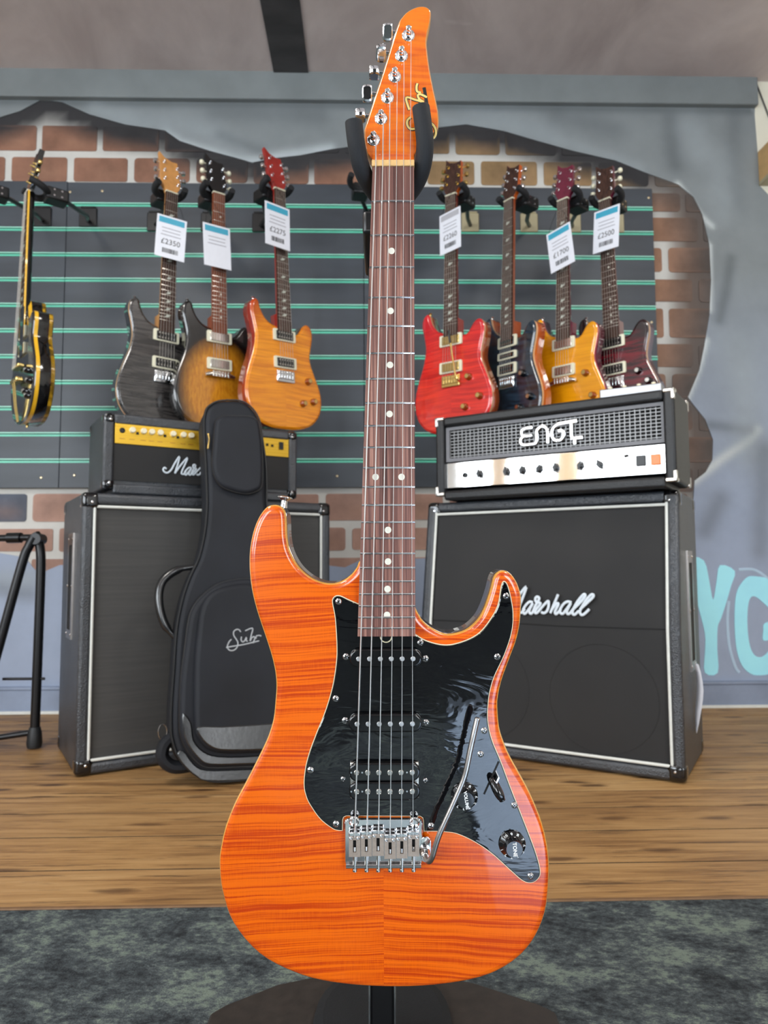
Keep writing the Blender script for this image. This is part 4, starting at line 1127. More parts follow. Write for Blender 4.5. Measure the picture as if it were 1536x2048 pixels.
    g = G(); g.lathe([(0.0035, 0.0), (0.0032, 0.006), (0.007, 0.009), (0.006, 0.011)], (0, 0, 0), 'z', 12, Matrix.Translation((B and (-0.104 if outline is PRS else 0.0), 0.018, 0.4325 if outline is PRS else -0.012)))
    g.build('strap_button', metal if outline is PRS else 'gold', t)
    return t


two = [(0.322, 0.0195), (0.228, 0.0195)]
pk = lambda kind: [(z, h, kind) for z, h in two]
GL = {}
GL['grey'] = wall_guitar('charcoal double cutaway guitar with pale headstock, leftmost of the three above the gold panel amplifier', (-0.692, 2.386, 1.027), 38, 0.98, 'flame_charcoal', 'binding_pale', 'back_black', 'neck_maple', 'neck_maple', 'neck_maple', 'rosewood_dark', pk('black'), 'tremolo', [(0.085, 0.17), (0.118, 0.13)], inlay='bone' and 'abalone')
GL['tob'] = wall_guitar('tobacco sunburst guitar with black edges and black headstock behind the gig bag', (-0.507, 2.415, 1.031), 35, -1.14, 'flame_tobacco', 'back_black', 'back_black', 'neck_mahogany', 'back_black', 'back_black', 'rosewood_red', pk('nickel'), 'wraparound', [(0.095, 0.20)], buttons='bone', inlay='pearl_dot')
GL['amber'] = wall_guitar('honey amber flamed guitar with red headstock nearest the orange guitar neck', (-0.276, 2.405, 1.033), 41, -2.87, 'flame_amber', 'back_red', 'back_red', 'neck_red', 'neck_red', 'neck_red', 'rosewood_dark', pk('black'), 'tremolo', [(0.095, 0.175), (0.070, 0.095), (0.115, 0.105)])
GL['red'] = wall_guitar('bright red flamed guitar with gold hardware and gold tremolo arm', (0.300, 2.471, 1.030), -40, 0.95, 'flame_red', 'binding_pale', 'back_orange', 'back_red', 'rosewood_dark', 'back_orange', 'rosewood_dark', pk('gold'), 'tremolo', [(0.070, 0.185), (0.112, 0.115), (0.055, 0.085)], metal='gold', buttons='gold', trem=True, size=1.04)
GL['blue'] = wall_guitar('dark blue flamed guitar with three pickups between the red and yellow guitars', (0.493, 2.448, 1.025), -56, 2.47, 'flame_blue', 'binding_pale', 'back_orange', 'neck_mahogany', 'rosewood_dark', 'back_orange', 'rosewood_dark', [(0.325, 0.0195, 'black'), (0.276, 0.013, 'black'), (0.228, 0.0195, 'black')], 'tremolo', [(0.075, 0.20), (0.110, 0.115), (0.060, 0.085)])
GL['yel'] = wall_guitar('golden yellow guitar with plum sides above the mirror panel amplifier', (0.681, 2.399, 1.008), -49, 1.36, 'flame_yellow', 'binding_pink', 'back_plum', 'back_plum', 'back_plum', 'back_plum', 'rosewood_dark', pk('nickel'), 'wraparound', [(0.085, 0.205), (0.112, 0.125), (0.060, 0.075)])
GL['dred'] = wall_guitar('burgundy dark red flamed guitar, rightmost on the slatwall', (0.852, 2.367, 1.006), -44, -1.27, 'flame_burgundy', 'binding_pale', 'back_plum', 'back_plum', 'rosewood_dark', 'back_plum', 'rosewood_dark', pk('black'), 'tremolo', [(0.085, 0.205), (0.118, 0.165)], buttons='bone', inlay='pearl_dot')
GL['black'] = wall_guitar('black archtop guitar with yellow binding and gold hardware seen edge on', (-1.129, 2.321, 1.036), -52, 1.41, 'back_black', 'binding_yellow', 'back_black', 'back_black', 'back_black', 'back_black', 'rosewood_dark', [(0.322, 0.0195, 'gold'), (0.262, 0.0195, 'gold')], 'archtop', [(0.10, 0.17), (0.13, 0.13), (0.115, 0.08), (0.085, 0.10)], metal='gold', buttons='gold', outline=ARCH, head=HSG, depth=0.060, inlay='abalone', size=0.93)
g = None

# ------------------------------------------------------------------ hangers


def hanger(label, nut, yaw_, plate, beige, mid=None):
    px_, py_, pz_ = plate
    t = thing('guitar_hanger', label, 'hanger', (px_, WY-0.027, pz_), group='slatwall guitar hangers')
    m = 'plate_beige' if beige else 'black_plastic'
    g = G(); g.box(-0.036, 0.036, -0.007, 0.0, -0.038, 0.040); g.box(-0.030, 0.030, -0.007, 0.0, 0.040, 0.048); g.build('wall_plate', m, t, 0.003)
    a = R(yaw_); nrm = Vector((math.sin(a), -math.cos(a), 0)); e = Vector((math.cos(a), math.sin(a), 0))
    P = Vector(nut)-Vector((px_, WY-0.027, pz_))
    c = P - nrm*0.022 + Vector((0, 0, 0.012))
    j = c - nrm*0.075
    knee = Vector((j.x*1.0+0.012, j.y*0.75, j.z+0.005))
    g = G(); g.tube([(0, -0.006, -0.012), (knee.x*0.55, knee.y*0.45, knee.z*0.45), (j.x, j.y, j.z)], 0.008, 10); g.build('arm', 'black_metal', t)
    Mx = Matrix.Translation(j) @ Matrix.Rotation(a, 4, 'Z')
    g = G(); g.box(-0.030, 0.030, -0.055, 0.016, -0.022, 0.020, Mx); bl = g.build('swivel_block', 'black_plastic', t, 0.006)
    g = G()
    for q in (-1, 1):
        for r_ in (-1, 1):
            g.lathe([(0.0035, 0.0), (0.0035, 0.0015)], (0.0305, q*0.012-0.02, r_*0.010), 'x', 8, Mx)
    tag(g.build('block_screws', 'chrome', bl), kind='stuff')
    g = G(); pth = [(-0.047, -0.026-0.012, 0.012), (-0.050, -0.012, 0.004), (-0.040, 0.012, -0.003), (-0.015, 0.026, -0.004), (0.015, 0.026, -0.004), (0.040, 0.012, -0.003), (0.050, -0.012, 0.004), (0.047, -0.026-0.012, 0.012)]
    My = Matrix.Translation(c) @ Matrix.Rotation(a, 4, 'Z')
    g.tube(catmull(pth, False, 4), 0.0115, 10, True, My); g.build('padded_yoke', 'black_foam', t)
    return t


HG = [('grey', (-0.681, 2.395, 1.859), 38, (-0.858, 0, 1.968), False, 'black hanger with black wall plate holding the charcoal guitar'),
      ('tob', (-0.520, 2.406, 1.863), 35, (-0.640, 0, 1.968), False, 'black hanger with black wall plate holding the tobacco sunburst guitar'),
      ('amber', (-0.308, 2.378, 1.864), 41, (-0.431, 0, 1.968), False, 'black hanger with black wall plate holding the amber guitar'),
      ('red', (0.310, 2.463, 1.894), -40, (0.427, 0, 1.975), True, 'black hanger with beige wall plate holding the red guitar'),
      ('blue', (0.513, 2.418, 1.856), -56, (0.671, 0, 1.975), True, 'black hanger with beige wall plate holding the dark blue guitar'),
      ('yel', (0.694, 2.384, 1.839), -49, (0.850, 0, 1.975), True, 'black hanger with beige wall plate holding the yellow guitar'),
      ('dred', (0.839, 2.380, 1.838), -44, (1.030, 0, 1.975), True, 'black hanger with beige wall plate holding the burgundy guitar'),
      ('black', (-1.116, 2.305, 1.810), -52, (-1.133, 0, 1.985), False, 'black hanger with black wall plate holding the black archtop guitar'),
      ('edge', (-1.330, 2.330, 1.835), -52, (-1.317, 0, 1.985), False, 'empty black hanger at the left edge of the photo'),
      ('free', (-0.010, 2.52, 1.97), 10, (0.025, 0, 1.980), False, 'empty black hanger behind the neck of the orange guitar')]
for key, nut, yw_, pl, be, lab in HG:
    hanger(lab, nut, yw_, pl, be)

# ------------------------------------------------------------------ price tags
TG = [('grey', (-0.664, 2.350, 1.680), 30, -3.0, 'band_teal', '\u00a32350', True, 'white price card with teal band hanging on the charcoal guitar'),
      ('tob', (-0.509, 2.358, 1.655), 38, 3.0, 'band_teal', None, False, 'white price card without a price on the tobacco sunburst guitar'),
      ('amber', (-0.300, 2.325, 1.712), 42, 1.4, 'band_teal', '\u00a32275', True, 'white price card reading 2275 on the amber guitar'),
      ('red', (0.293, 2.403, 1.736), -50, 0.3, 'band_grey', '\u00a32260', True, 'white price card with grey band reading 2260 on the red guitar'),
      ('yel', (0.666, 2.350, 1.654), -52, 6.5, 'band_teal', '\u00a31700', True, 'white price card reading 1700, tilted, on the yellow guitar'),
      ('dred', (0.821, 2.335, 1.714), -52, -4.0, 'band_teal', '\u00a32500', True, 'white price card reading 2500 on the burgundy guitar')]
for key, loc, yw_, rl, band, price, bar, lab in TG:
    t = thing('price_tag', lab, 'price tag', loc, (0, R(-rl), R(yw_)), 'price cards on the hanging guitars')
    g = G(); g.box(-0.050, 0.050, -0.0006, 0.0006, -0.073, 0.073); g.build('card', 'paper', t)
    g = G(); g.box(-0.043, 0.043, -0.0010, -0.0006, 0.047, 0.067); g.build('header_band', band, t)
    g = G()
    for k, wv in enumerate((0.032, 0.030, 0.034)):
        z = 0.030-k*0.012; g.box(-wv, wv, -0.0009, -0.0006, z-0.0012, z+0.0012)
    tag(g.build('small_print', 'ink_grey', t), kind='stuff')
    if price:
        text('price', price, 0.026, 'ink_black', t, (0, -0.0009, -0.018), extrude=0.0001)
    if bar:
        g = G(); rnd = random.Random(hash(lab) % 997 if False else len(lab)); x = -0.026
        while x < 0.026:
            w_ = rnd.choice((0.0008, 0.0014, 0.0022)); g.box(x, x+w_, -0.0009, -0.0006, -0.056, -0.040); x += w_+rnd.choice((0.0008, 0.0016))
        tag(g.build('barcode', 'ink_black', t), kind='stuff')
    g = G(); g.tube([(-0.040, 0.0, 0.072), (-0.030, 0.010, 0.110), (0.0, 0.022, 0.165), (0.030, 0.010, 0.110), (0.040, 0.0, 0.072)], 0.0008, 6); g.build('hang_string', 'slot_black', t)

# ------------------------------------------------------------------ amplifiers
# script logo, units: millimetres on the big cabinet (baseline z=0, starts at x=0)
_ML = [[(1060, 795), (1040, 780), (1022, 800), (1035, 830), (1075, 840), (1120, 800), (1160, 720), (1215, 632), (1205, 700), (1165, 842)], [(1165, 842), (1235, 735), (1315, 640), (1288, 720), (1250, 810), (1250, 842), (1278, 842), (1300, 812)]]
SCRIPT = [[((x-1020)*0.375, (845-z)*0.375) for x, z in l] for l in _ML]
_AR = [[(300, 378), (245, 362), (180, 410), (125, 490), (130, 545), (165, 552), (230, 480), (300, 385)], [(300, 385), (235, 500), (245, 550), (285, 545), (335, 440)],
       [(335, 440), (395, 350), (412, 308), (378, 283), (345, 310), (352, 362), (400, 378), (432, 402), (345, 500), (335, 542), (370, 545), (432, 482)],
       [(432, 482), (500, 412), (565, 358), (575, 400), (565, 470), (532, 530), (480, 552), (442, 532)],
       [(600, 552), (740, 255)], [(632, 490), (700, 408), (742, 410), (684, 520), (684, 562), (714, 562), (785, 490)],
       [(962, 392), (900, 375), (830, 410), (772, 490), (772, 550), (812, 566), (872, 500), (950, 400)], [(952, 398), (884, 520), (892, 570), (932, 560), (982, 502)],
       [(982, 502), (1100, 400), (1182, 310), (1186, 268), (1150, 280), (1060, 380), (982, 512), (977, 570), (1012, 582), (1082, 522)],
       [(1100, 502), (1222, 400), (1312, 320), (1322, 280), (1282, 280), (1182, 390), (1102, 520), (1112, 582), (1152, 586), (1212, 540), (1252, 500)]]
SCRIPT += [[((x-125)*0.172+100, ((545+(x-250)*0.045)-z)*0.178) for x, z in l] for l in _AR]


def script_logo(parent, x, z, y, s):
    g = G(); strokes(g, [mm(l) for l in SCRIPT], s, x, z, y, 0.0040*s, 0.6, 4)
    o = g.build('script_logo', 'white_logo', parent); o['label'] = 'white script logo'
    return o


def corner(parent, x, y, z, sx, sy, sz, mat, s=0.040):
    """cap over one corner; sx,sy,sz point outwards"""
    g = G(); e = 0.0022
    xs = sorted((x+sx*e, x-sx*s)); ys = sorted((y+sy*e, y-sy*s)); zs = sorted((z+sz*e, z-sz*s))
    g.box(*xs, *ys, *zs); o = g.build('corner_cap', mat, parent, 0.014, 4)
    if sy < 0:
        g = G(); g.lathe([(0.0042, 0.0), (0.0036, 0.0012), (0.002, 0.002)], (x-sx*s*.55, y-0.0018, z-sz*s*.55), n=10); g.build('corner_screw', 'chrome', o)
    return o


def shell(parent, W_, prof, rim, mat, bevel=0.007):
    """hollow case: side panels of the profile (y,z), top, bottom and back"""
    g = G()
    for xa, xb in ((0, rim), (W_-rim, W_)):
        n2 = len(prof)
        g.add([(xa, y, z) for y, z in prof]+[(xb, y, z) for y, z in prof], [tuple(range(n2)), tuple(range(2*n2-1, n2-1, -1))]+[(i, n2+i, n2+(i+1) % n2, (i+1) % n2) for i in range(n2)], False)
    zt = max(z for y, z in prof); D = max(y for y, z in prof); yt = min(y for y, z in prof if abs(z-zt) < 1e-6)
    g.box(rim-.001, W_-rim+.001, yt, D, zt-rim, zt); g.box(rim-.001, W_-rim+.001, 0, D, 0, rim)
    g.box(rim-.001, W_-rim+.001, D-0.02, D, rim-.001, zt-rim+.001)
    return g.build('cabinet_shell', mat, parent, bevel, 3)


def panel_on(prof_pts, xa, xb, off):
    """sheet following front profile points [(y,z)...], pushed back by off"""
    g = G()
    v = [(xa, y+off, z) for y, z in prof_pts]+[(xb, y+off, z) for y, z in prof_pts]+[(xa, y+off+0.006, z) for y, z in prof_pts]+[(xb, y+off+0.006, z) for y, z in prof_pts]
    n2 = len(prof_pts); f = []
    for i in range(n2-1):
        f += [(i, i+1, n2+i+1, n2+i), (2*n2+i, 3*n2+i, 3*n2+i+1, 2*n2+i+1)]
    g.add(v, f, False); return g


def side_handle(parent, x, sx, y, z0, z1):
    g = G(); xs = sorted((x-sx*0.004, x+sx*0.003)); g.box(*xs, y-0.045, y+0.045, z0, z1); h = g.build('side_handle', 'black_metal', parent, 0.003)
    g = G(); xs = sorted((x+sx*0.0031, x+sx*0.0050)); ro = [(y-0.047, z0-0.004), (y+0.047, z0-0.004), (y+0.047, z1+0.004), (y-0.047, z1+0.004)]; ri = [(y-0.030, z0+0.022), (y+0.030, z0+0.022), (y+0.030, z1-0.030), (y-0.030, z1-0.030)]
    v = [(xs[1] if sx > 0 else xs[0], a, b) for a, b in ro]+[(xs[1] if sx > 0 else xs[0], a, b) for a, b in ri]+[(x, a, b) for a, b in ro]
    g.add(v, [(i, (i+1) % 4, 4+(i+1) % 4, 4+i) for i in range(4)]+[(i, (i+1) % 4, 8+(i+1) % 4, 8+i) for i in range(4)], False); g.build('handle_frame', 'arm_steel', h)
    g = G(); xs = sorted((x+sx*0.0031, x+sx*0.0038)); g.box(*xs, y-0.030, y+0.030, z0+0.022, z1-0.030); g.build('handle_recess', 'slot_black', h)
    for a in (y-0.040, y+0.040):
        for b in (z0+0.010, (z0+z1)/2, z1-0.012):
            g = G(); g.lathe([(0.0045, 0.004*sx), (0.0035, 0.0065*sx)], (x, a, b), 'x', 8); g.build('handle_screw', 'chrome', h)
    return h


def speaker_cab(label, loc, rz, W_, H_, D, slope, grille, group):
    t = thing('speaker_cabinet', label, 'speaker cabinet', loc, (0, 0, R(rz)), group)
    zc = 0.393
    prof = [(0, 0), (D, 0), (D, H_), (slope, H_), (0, zc)] if slope else [(0, 0), (D, 0), (D, H_), (0, H_)]
    rim = 0.032
    shell(t, W_, prof, rim, 'tolex', 0.013)
    zt = H_-rim
    fp = [(0, rim-.001), (0, zc), (slope*(zt-zc)/(H_-zc), zt)] if slope else [(0, rim-.001), (0, zt+.001)]
    g = panel_on(fp, rim-.001, W_-rim+.001, 0.012); g.build('grille', grille, t)
    # piping round the grille
    q = 0.0060; a, b = rim+0.001, W_-rim-0.001
    yo = lambda z: 0.0045+(slope*(z-zc)/(H_-zc) if slope and z > zc else 0.0)
    for p in ([(a, yo(rim), rim+q), (b, yo(rim), rim+q)], [(a, yo(zt), zt-q), (b, yo(zt), zt-q)], [(a, yo(0), rim), (a, yo(zc), zc), (a, yo(zt), zt)], [(b, yo(0), rim), (b, yo(zc), zc), (b, yo(zt), zt)]):
        g = G(); g.tube(p, 0.0042, 8); g.build('piping', 'piping_white', t)
    for x, sx in ((0, -1), (W_, 1)):
        for y, sy in ((0, -1), (D, 1)):
            corner(t, x, y, 0, sx, sy, -1, 'black_gloss', 0.047)
            corner(t, x, slope if sy < 0 else D, H_, sx, sy, 1, 'black_gloss', 0.047)
    return t


cabL = speaker_cab('tall black speaker cabinet with white piping behind the gig bag', (-0.789, 1.980, 0.003), 30, 0.77, 0.772, 0.37, 0.0, 'grille_cloth', 'speaker cabinets')
side_handle(cabL, 0.0, -1, 0.17, 0.36, 0.66)
cabR = speaker_cab('black angled speaker cabinet with white script logo right of the orange guitar', (0.169, 2.271, 0.003), -32, 0.77, 0.768, 0.37, 0.055, 'grille_black', 'speaker cabinets')
side_handle(cabR, 0.77, 1, 0.19, 0.27, 0.60)
script_logo(cabR, 0.237, 0.425, 0.008, 1.0)
# loudspeaker outlines pressed into the cloth
g = G()
for cx, cz in ((0.56, 0.195), (0.20, 0.195)):
    g.tube([(cx+0.150*math.cos(a), 0.0128, cz+0.150*math.sin(a)) for a in [2*math.pi*k/48 for k in range(49)]], 0.0018, 6)
tag(g.build('speaker_rim', 'grille_black', cabR), kind='stuff')
g = G(); g.tube([(0.034, 0.0118, 0.3925), (0.30, 0.0118, 0.3935), (0.44, 0.0118, 0.390), (0.736, 0.0118, 0.3925)], 0.0016, 6); g.build('crease_line', 'slot_black', cabR)  # dark tube drawn along the crease of the angled grille
# paper label hanging from the handle
g = G(); pp = []
for k in range(9):
    z = 0.285-0.024*k; xo = 0.777+0.004*math.sin(k*0.7); wv = (0.011, 0.014, 0.016, 0.018, 0.018, 0.017, 0.014, 0.010, 0.003)[k]
    pp += [(xo, 0.185, z), (xo+wv, 0.178, z)]
g.add(pp, [(2*k, 2*k+1, 2*k+3, 2*k+2) for k in range(8)])
o = g.build('paper_label', 'paper', cabR); sm = o.modifiers.new('thick', 'SOLIDIFY'); sm.thickness = 0.0008

# --- amplifier head with the gold panel
hl = thing('amplifier_head', 'black amplifier head with gold control panel on the left speaker cabinet', 'amplifier', (-0.758, 2.039, 0.7785), (0, 0, R(30.6)), 'amplifier heads')
W_, H_, D = 0.611, 0.235, 0.23
for x in (0.05, W_-0.05):
    for y in (0.04, D-0.04):
        g = G(); g.lathe([(0.014, 0.0), (0.016, 0.012)], (x, y, 0.0), 'z', 12); g.build('foot', 'rubber', hl)
sub = 0.012
sh = shell(hl, W_, [(0, sub), (D, sub), (D, H_), (0, H_)], 0.030, 'tolex', 0.007)
g = G(); g.box(0.029, W_-0.029, 0.010, 0.020, 0.012, 0.040); g.build('lower_rail', 'tolex', hl)
g = G(); g.box(0.030, W_-0.030, 0.006, 0.020, 0.040, 0.150); g.build('front_cloth', 'grille_black', hl)
g = G(); g.box(0.032, W_-0.030, 0.003, 0.016, 0.148, 0.228); gp_ = g.build('control_panel', 'brass_panel', hl, 0.001); gp_['label'] = 'brushed gold control panel'
for x in (80, 112, 136, 161, 199, 230, 254, 290, 325, 360, 395, 430):
    g = G(); g.lathe([(0.0088, 0.0), (0.0088, 0.010), (0.0074, 0.0125)], (x/1000, 0.003, 0.190), n=16); kk = g.build('control_knob', 'knob_cream', gp_)
    g = G(); g.lathe([(0.0094, 0.0), (0.0094, 0.003)], (x/1000, 0.003, 0.190), n=16); g.build('knob_skirt', 'gold', kk)
for x, z in ((95, 182), (175, 182), (214, 181), (504, 184), (522, 182)):
    g = G(); g.box(x/1000-0.0035, x/1000+0.0035, -0.001, 0.003, z/1000-0.0035, z/1000+0.0035); g.build('push_switch', 'slot_black', gp_)
g = G(); g.lathe([(0.0080, 0.0), (0.0080, 0.002), (0.0055, 0.003), (0.0050, 0.0005)], (0.052, 0.003, 0.187), n=16); g.build('input_jack', 'black_plastic', gp_)
g = G(); g.box(0.546, 0.560, -0.002, 0.003, 0.172, 0.196); g.build('power_switch', 'black_plastic', gp_)
g = G()
for xa, xb in ((0.075, 0.17), (0.20, 0.27), (0.30, 0.44)):
    g.box(xa, xb, 0.0026, 0.003, 0.2105, 0.2118)
for x in (0.052, 0.08, 0.112, 0.136, 0.161, 0.199, 0.230, 0.254):
    g.box(x-0.008, x+0.008, 0.0026, 0.003, 0.1620, 0.1632)
tag(g.build('panel_print', 'neck_mahogany', gp_), kind='stuff')
text('panel_text', '100', 0.016, 'ink_black', gp_, (0.515, 0.0026, 0.212), extrude=0.0001)
script_logo(hl, 0.172, 0.070, 0.004, 0.66)
for x, sx in ((0, -1), (W_, 1)):
    for y, sy in ((0, -1), (D, 1)):
        for z, sz in ((sub, -1), (H_, 1)):
            corner(hl, x, y, z, sx, sy, sz, 'black_gloss', 0.034)

# --- amplifier head with the mirror panel
hr = thing('amplifier_head', 'black amplifier head with wire mesh and mirror control panel on the right cabinet', 'amplifier', (0.2205, 2.267, 0.7745), (0, 0, R(-34.1)), 'amplifier heads')
W_, H_, D = 0.729, 0.268, 0.21
for x in (0.06, W_-0.06):
    for y in (0.045, D-0.04):
        g = G(); g.lathe([(0.016, 0.0), (0.018, 0.016)], (x, y, 0.0), 'z', 14); g.build('foot', 'rubber', hr)
sub = 0.016
shell(hr, W_, [(0, sub), (D, sub), (D, H_), (0, H_)], 0.030, 'tolex_worn', 0.008)
g = G(); g.box(0.03, W_-0.03, 0.045, 0.055, 0.045, H_-0.03); g.build('inner_panel', 'slot_black', hr)
ro = ccw(rrect(0.032, 0.702, 0.124, 0.236, 0.003, 2)); ri = ccw(rrect(0.044, 0.691, 0.135, 0.226, 0.002, 2))
g = G(); ring_frame(g, ro, ri, -0.014, -0.024); g.build('grille_frame', 'mesh_frame', hr)
g = G()
nx_ = 46; nz_ = 9
for k in range(nx_+1):
    x = 0.044+0.647*k/nx_
    g.tube([(x, 0.021+(0.0012 if (m_+k) % 2 else -0.0012), 0.135+0.091*m_/(nz_)) for m_ in range(nz_+1)], 0.0015, 6)
for m_ in range(nz_):
    z = 0.135+0.091*(m_+.5)/nz_
    g.tube([(0.044, 0.021, z), (0.691, 0.021, z)], 0.0015, 6)
wm = tag(g.build('wire_mesh', 'mesh_wire', hr), kind='stuff')
EN = [[(332, 193), (306, 193), (297, 187), (296, 178), (304, 170), (330, 170)], [(304, 170), (294, 163), (292, 151), (302, 143), (326, 143), (338, 143)],
      [(338, 143), (344, 152), (344, 178), (352, 190), (366, 193), (377, 184), (379, 168), (379, 141)], [(470, 197), (430, 195), (408, 193), (395, 182), (392, 164), (400, 149), (416, 146), (426, 156), (426, 172), (412, 173)],
      [(452, 197), (452, 152)], [(450, 147), (486, 147)], [(461, 147), (461, 130)]]
g = G()
for l in EN:
    p = catmull(l, False, 5) if len(l) > 2 else l
    g.tube([(a/1000*.98, 0.012, b/1000+0.012) for a, b in p], 0.0058, 8, True, None, 0.55)
o = g.build('metal_logo', 'chrome', hr); o['label'] = 'chrome letter logo on the wire mesh'
g = G(); g.box(0.030, 0.703, 0.016, 0.024, 0.040, 0.120); mp_ = g.build('control_panel', 'mirror_panel', hr, 0.001); mp_['label'] = 'mirror polished control panel'
for x in (149, 239, 290, 343, 394, 467, 522):
    g = G(); a = random.uniform(0, 6.28); Mk = Matrix.Translation((x/1000, 0.016, 0.078))
    g.lathe([(0.0098, 0.0), (0.0090, 0.006), (0.0076, 0.014), (0.0066, 0.016)], (0, 0, 0), n=12, M=Mk)
    g.prism([(-0.003, -0.012), (0.003, -0.012), (0.003, 0.006), (0.0, 0.014), (-0.003, 0.006)], 0.018, 0.002, Mk @ Matrix.Rotation(random.uniform(-0.4, 0.4), 4, 'Y')); g.build('control_knob', 'black_plastic', mp_)
g = G(); g.lathe([(0.0085, 0.0), (0.0085, 0.004), (0.005, 0.005), (0.0045, 0.001)], (0.098, 0.016, 0.078), n=14); g.build('input_jack', 'black_metal', mp_)
for x, m_ in ((0.635, 'black_plastic'), (0.674, 'switch_orange')):
    g = G(); g.box(x-0.013, x+0.013, 0.009, 0.016, 0.064, 0.094); s_ = g.build('rocker_switch', 'black_plastic' if m_ == 'black_plastic' else 'switch_orange', mp_, 0.002)
text('panel_text', 'Master B', 0.011, 'ink_black', mp_, (0.520, 0.0155, 0.112), extrude=0.0001)
text('panel_text', 'FIREBALL', 0.013, 'ink_black', mp_, (0.595, 0.0155, 0.070), extrude=0.0001)
g = G()
for k in range(9):
    a = 2*math.pi*k/9; r_ = 0.013 if k % 2 else 0.018
    g.tube([(0.596, 0.0155, 0.096), (0.596+r_*math.cos(a), 0.0155, 0.096+r_*0.7*math.sin(a))], [0.0022, 0.0004], 5)
g.build('panel_emblem', 'ink_black', mp_)
for x, sx in ((0, -1), (W_, 1)):
    for y, sy in ((0, -1), (D, 1)):
        for z, sz in ((sub, -1), (H_, 1)):
            g = G(); e = 0.0015; s1, s2 = 0.030, 0.010
            for dx, dy, dz in ((s1, s2, s2), (s2, s1, s2), (s2, s2, s1)):
                xs = sorted((x+sx*e, x-sx*dx)); ys = sorted((y+sy*e, y-sy*dy)); zs = sorted((z+sz*e, z-sz*dz)); g.box(*xs, *ys, *zs)
            g.build('corner_cap', 'nickel', hr, 0.003)
# small metal case lying on the head
bx2 = thing('metal_case', 'small silver metal case on top of the mirror panel amplifier', 'case', (0.775, 2.02, 1.044), (0, 0, R(-30)))
g = G(); g.box(-0.085, 0.085, -0.05, 0.05, 0.0, 0.032); g.build('case_body', 'silver_case', bx2, 0.003)
for k in range(4):
    g = G(); g.lathe([(0.007, 0.0), (0.006, 0.010), (0.004, 0.011)], (-0.06+0.04*k, -0.02, 0.032), 'z', 12); g.build('case_knob', 'knob_cream', bx2)

# ------------------------------------------------------------------ gig bag leaning on the left cabinet
bg_ = thing('gig_bag', 'black padded guitar gig bag with grey script logo leaning on the left cabinet', 'bag', (-0.335, 1.919, 0.006), (R(-9), 0, R(22)))
OUT = ccw(catmull(mm([(-18, 1062), (-42, 1057), (-61, 1046), (-76, 1030), (-83, 1001), (-84, 974), (-83, 939), (-80, 863), (-78, 789), (-78, 739), (-85, 666), (-102, 593), (-126, 541), (-147, 478), (-162, 397), (-169, 296), (-175, 211), (-176, 161), (-174, 127), (-163, 88), (-144, 56), (-115, 28), (-88, 12), (-53, 4), (26, 0), (94, 0), (142, 6), (178, 24), (202, 50), (219, 89), (223, 125), (221, 179), (211, 273), (197, 382), (175, 470), (148, 535), (118, 593), (102, 681), (95, 758), (96, 795), (96, 873), (88, 951), (82, 1002), (68, 1034), (46, 1056), (21, 1065)]), True, 3))
UP = ccw(catmull(mm([(-54, 977), (-47, 993), (-30, 1004), (2, 1007), (47, 1009), (67, 1000), (74, 982), (80, 917), (80, 853), (77, 807), (68, 789), (46, 778), (22, 775), (-14, 783), (-40, 795), (-57, 821), (-64, 858), (-60, 908)]), True, 3))
LO1 = ccw(catmull(mm([(34, 530), (-10, 528), (-55, 516), (-91, 491), (-118, 460), (-132, 424), (-142, 352), (-153, 266), (-156, 182), (-155, 140), (-141, 99), (-114, 63), (-85, 46), (-4, 39), (88, 32), (130, 40), (161, 68), (177, 109), (182, 154), (182, 243), (174, 336), (164, 414), (148, 452), (122, 486), (83, 514)]), True, 3))
LO2 = ccw(catmull(mm([(25, 514), (-23, 510), (-71, 495), (-101, 457), (-114, 378), (-121, 292), (-122, 153), (-116, 124), (-94, 96), (-60, 80), (18, 72), (78, 70), (112, 78), (133, 102), (140, 129), (146, 276), (139, 367), (128, 451), (96, 492)]), True, 3))


def pillow(g, o, wb, wt, r):
    g.rings([ring(o, wb), ring(o, wt-r), ring(inset(o, r*.3), wt-r*.35), ring(inset(o, r), wt)], False, True)


g = G(); g.rings([ring(inset(OUT, 0.015), -0.100), ring(OUT, -0.085), ring(OUT, -0.012), ring(inset(OUT, 0.004), 0.0), ring(inset(OUT, 0.016), 0.007)], True, True); g.build('bag_body', 'nylon', bg_, sharp=70)
g = G(); g.tube([(x, -0.001, z) for x, z in inset(OUT, 0.001)]+[(OUT[0][0], -0.001, OUT[0][1])], 0.0030, 6); g.build('piping', 'rubber', bg_)
g = G(); pillow(g, UP, 0.004, 0.030, 0.010); pu_ = g.build('upper_pocket', 'nylon', bg_, sharp=70)
g = G(); g.tube([(x, -0.018, z) for x, z in UP]+[(UP[0][0], -0.018, UP[0][1])], 0.0028, 6); g.build('pocket_zip', 'black_plastic', pu_)
g = G(); pillow(g, LO1, 0.004, 0.036, 0.012); p1 = g.build('lower_pocket', 'nylon', bg_, sharp=70)
g = G(); g.tube([(x, -0.022, z) for x, z in LO1]+[(LO1[0][0], -0.022, LO1[0][1])], 0.0028, 6); g.build('pocket_zip', 'black_plastic', p1)
g = G(); pillow(g, LO2, 0.034, 0.056, 0.012); p2 = g.build('front_pocket', 'nylon', bg_, sharp=70)
lo = [p for p in LO2 if p[1] < 0.150]
lo = sorted(lo, key=lambda p: math.atan2(p[1]-0.150, p[0]-0.01)); cut = [(x, z) for x, z in LO2]
lp = ccw(catmull(mm([(-116, 150), (-108, 122), (-88, 101), (-58, 88), (18, 80), (76, 78), (106, 88), (124, 108), (132, 140), (70, 142), (18, 143), (-60, 146)]), True, 3))
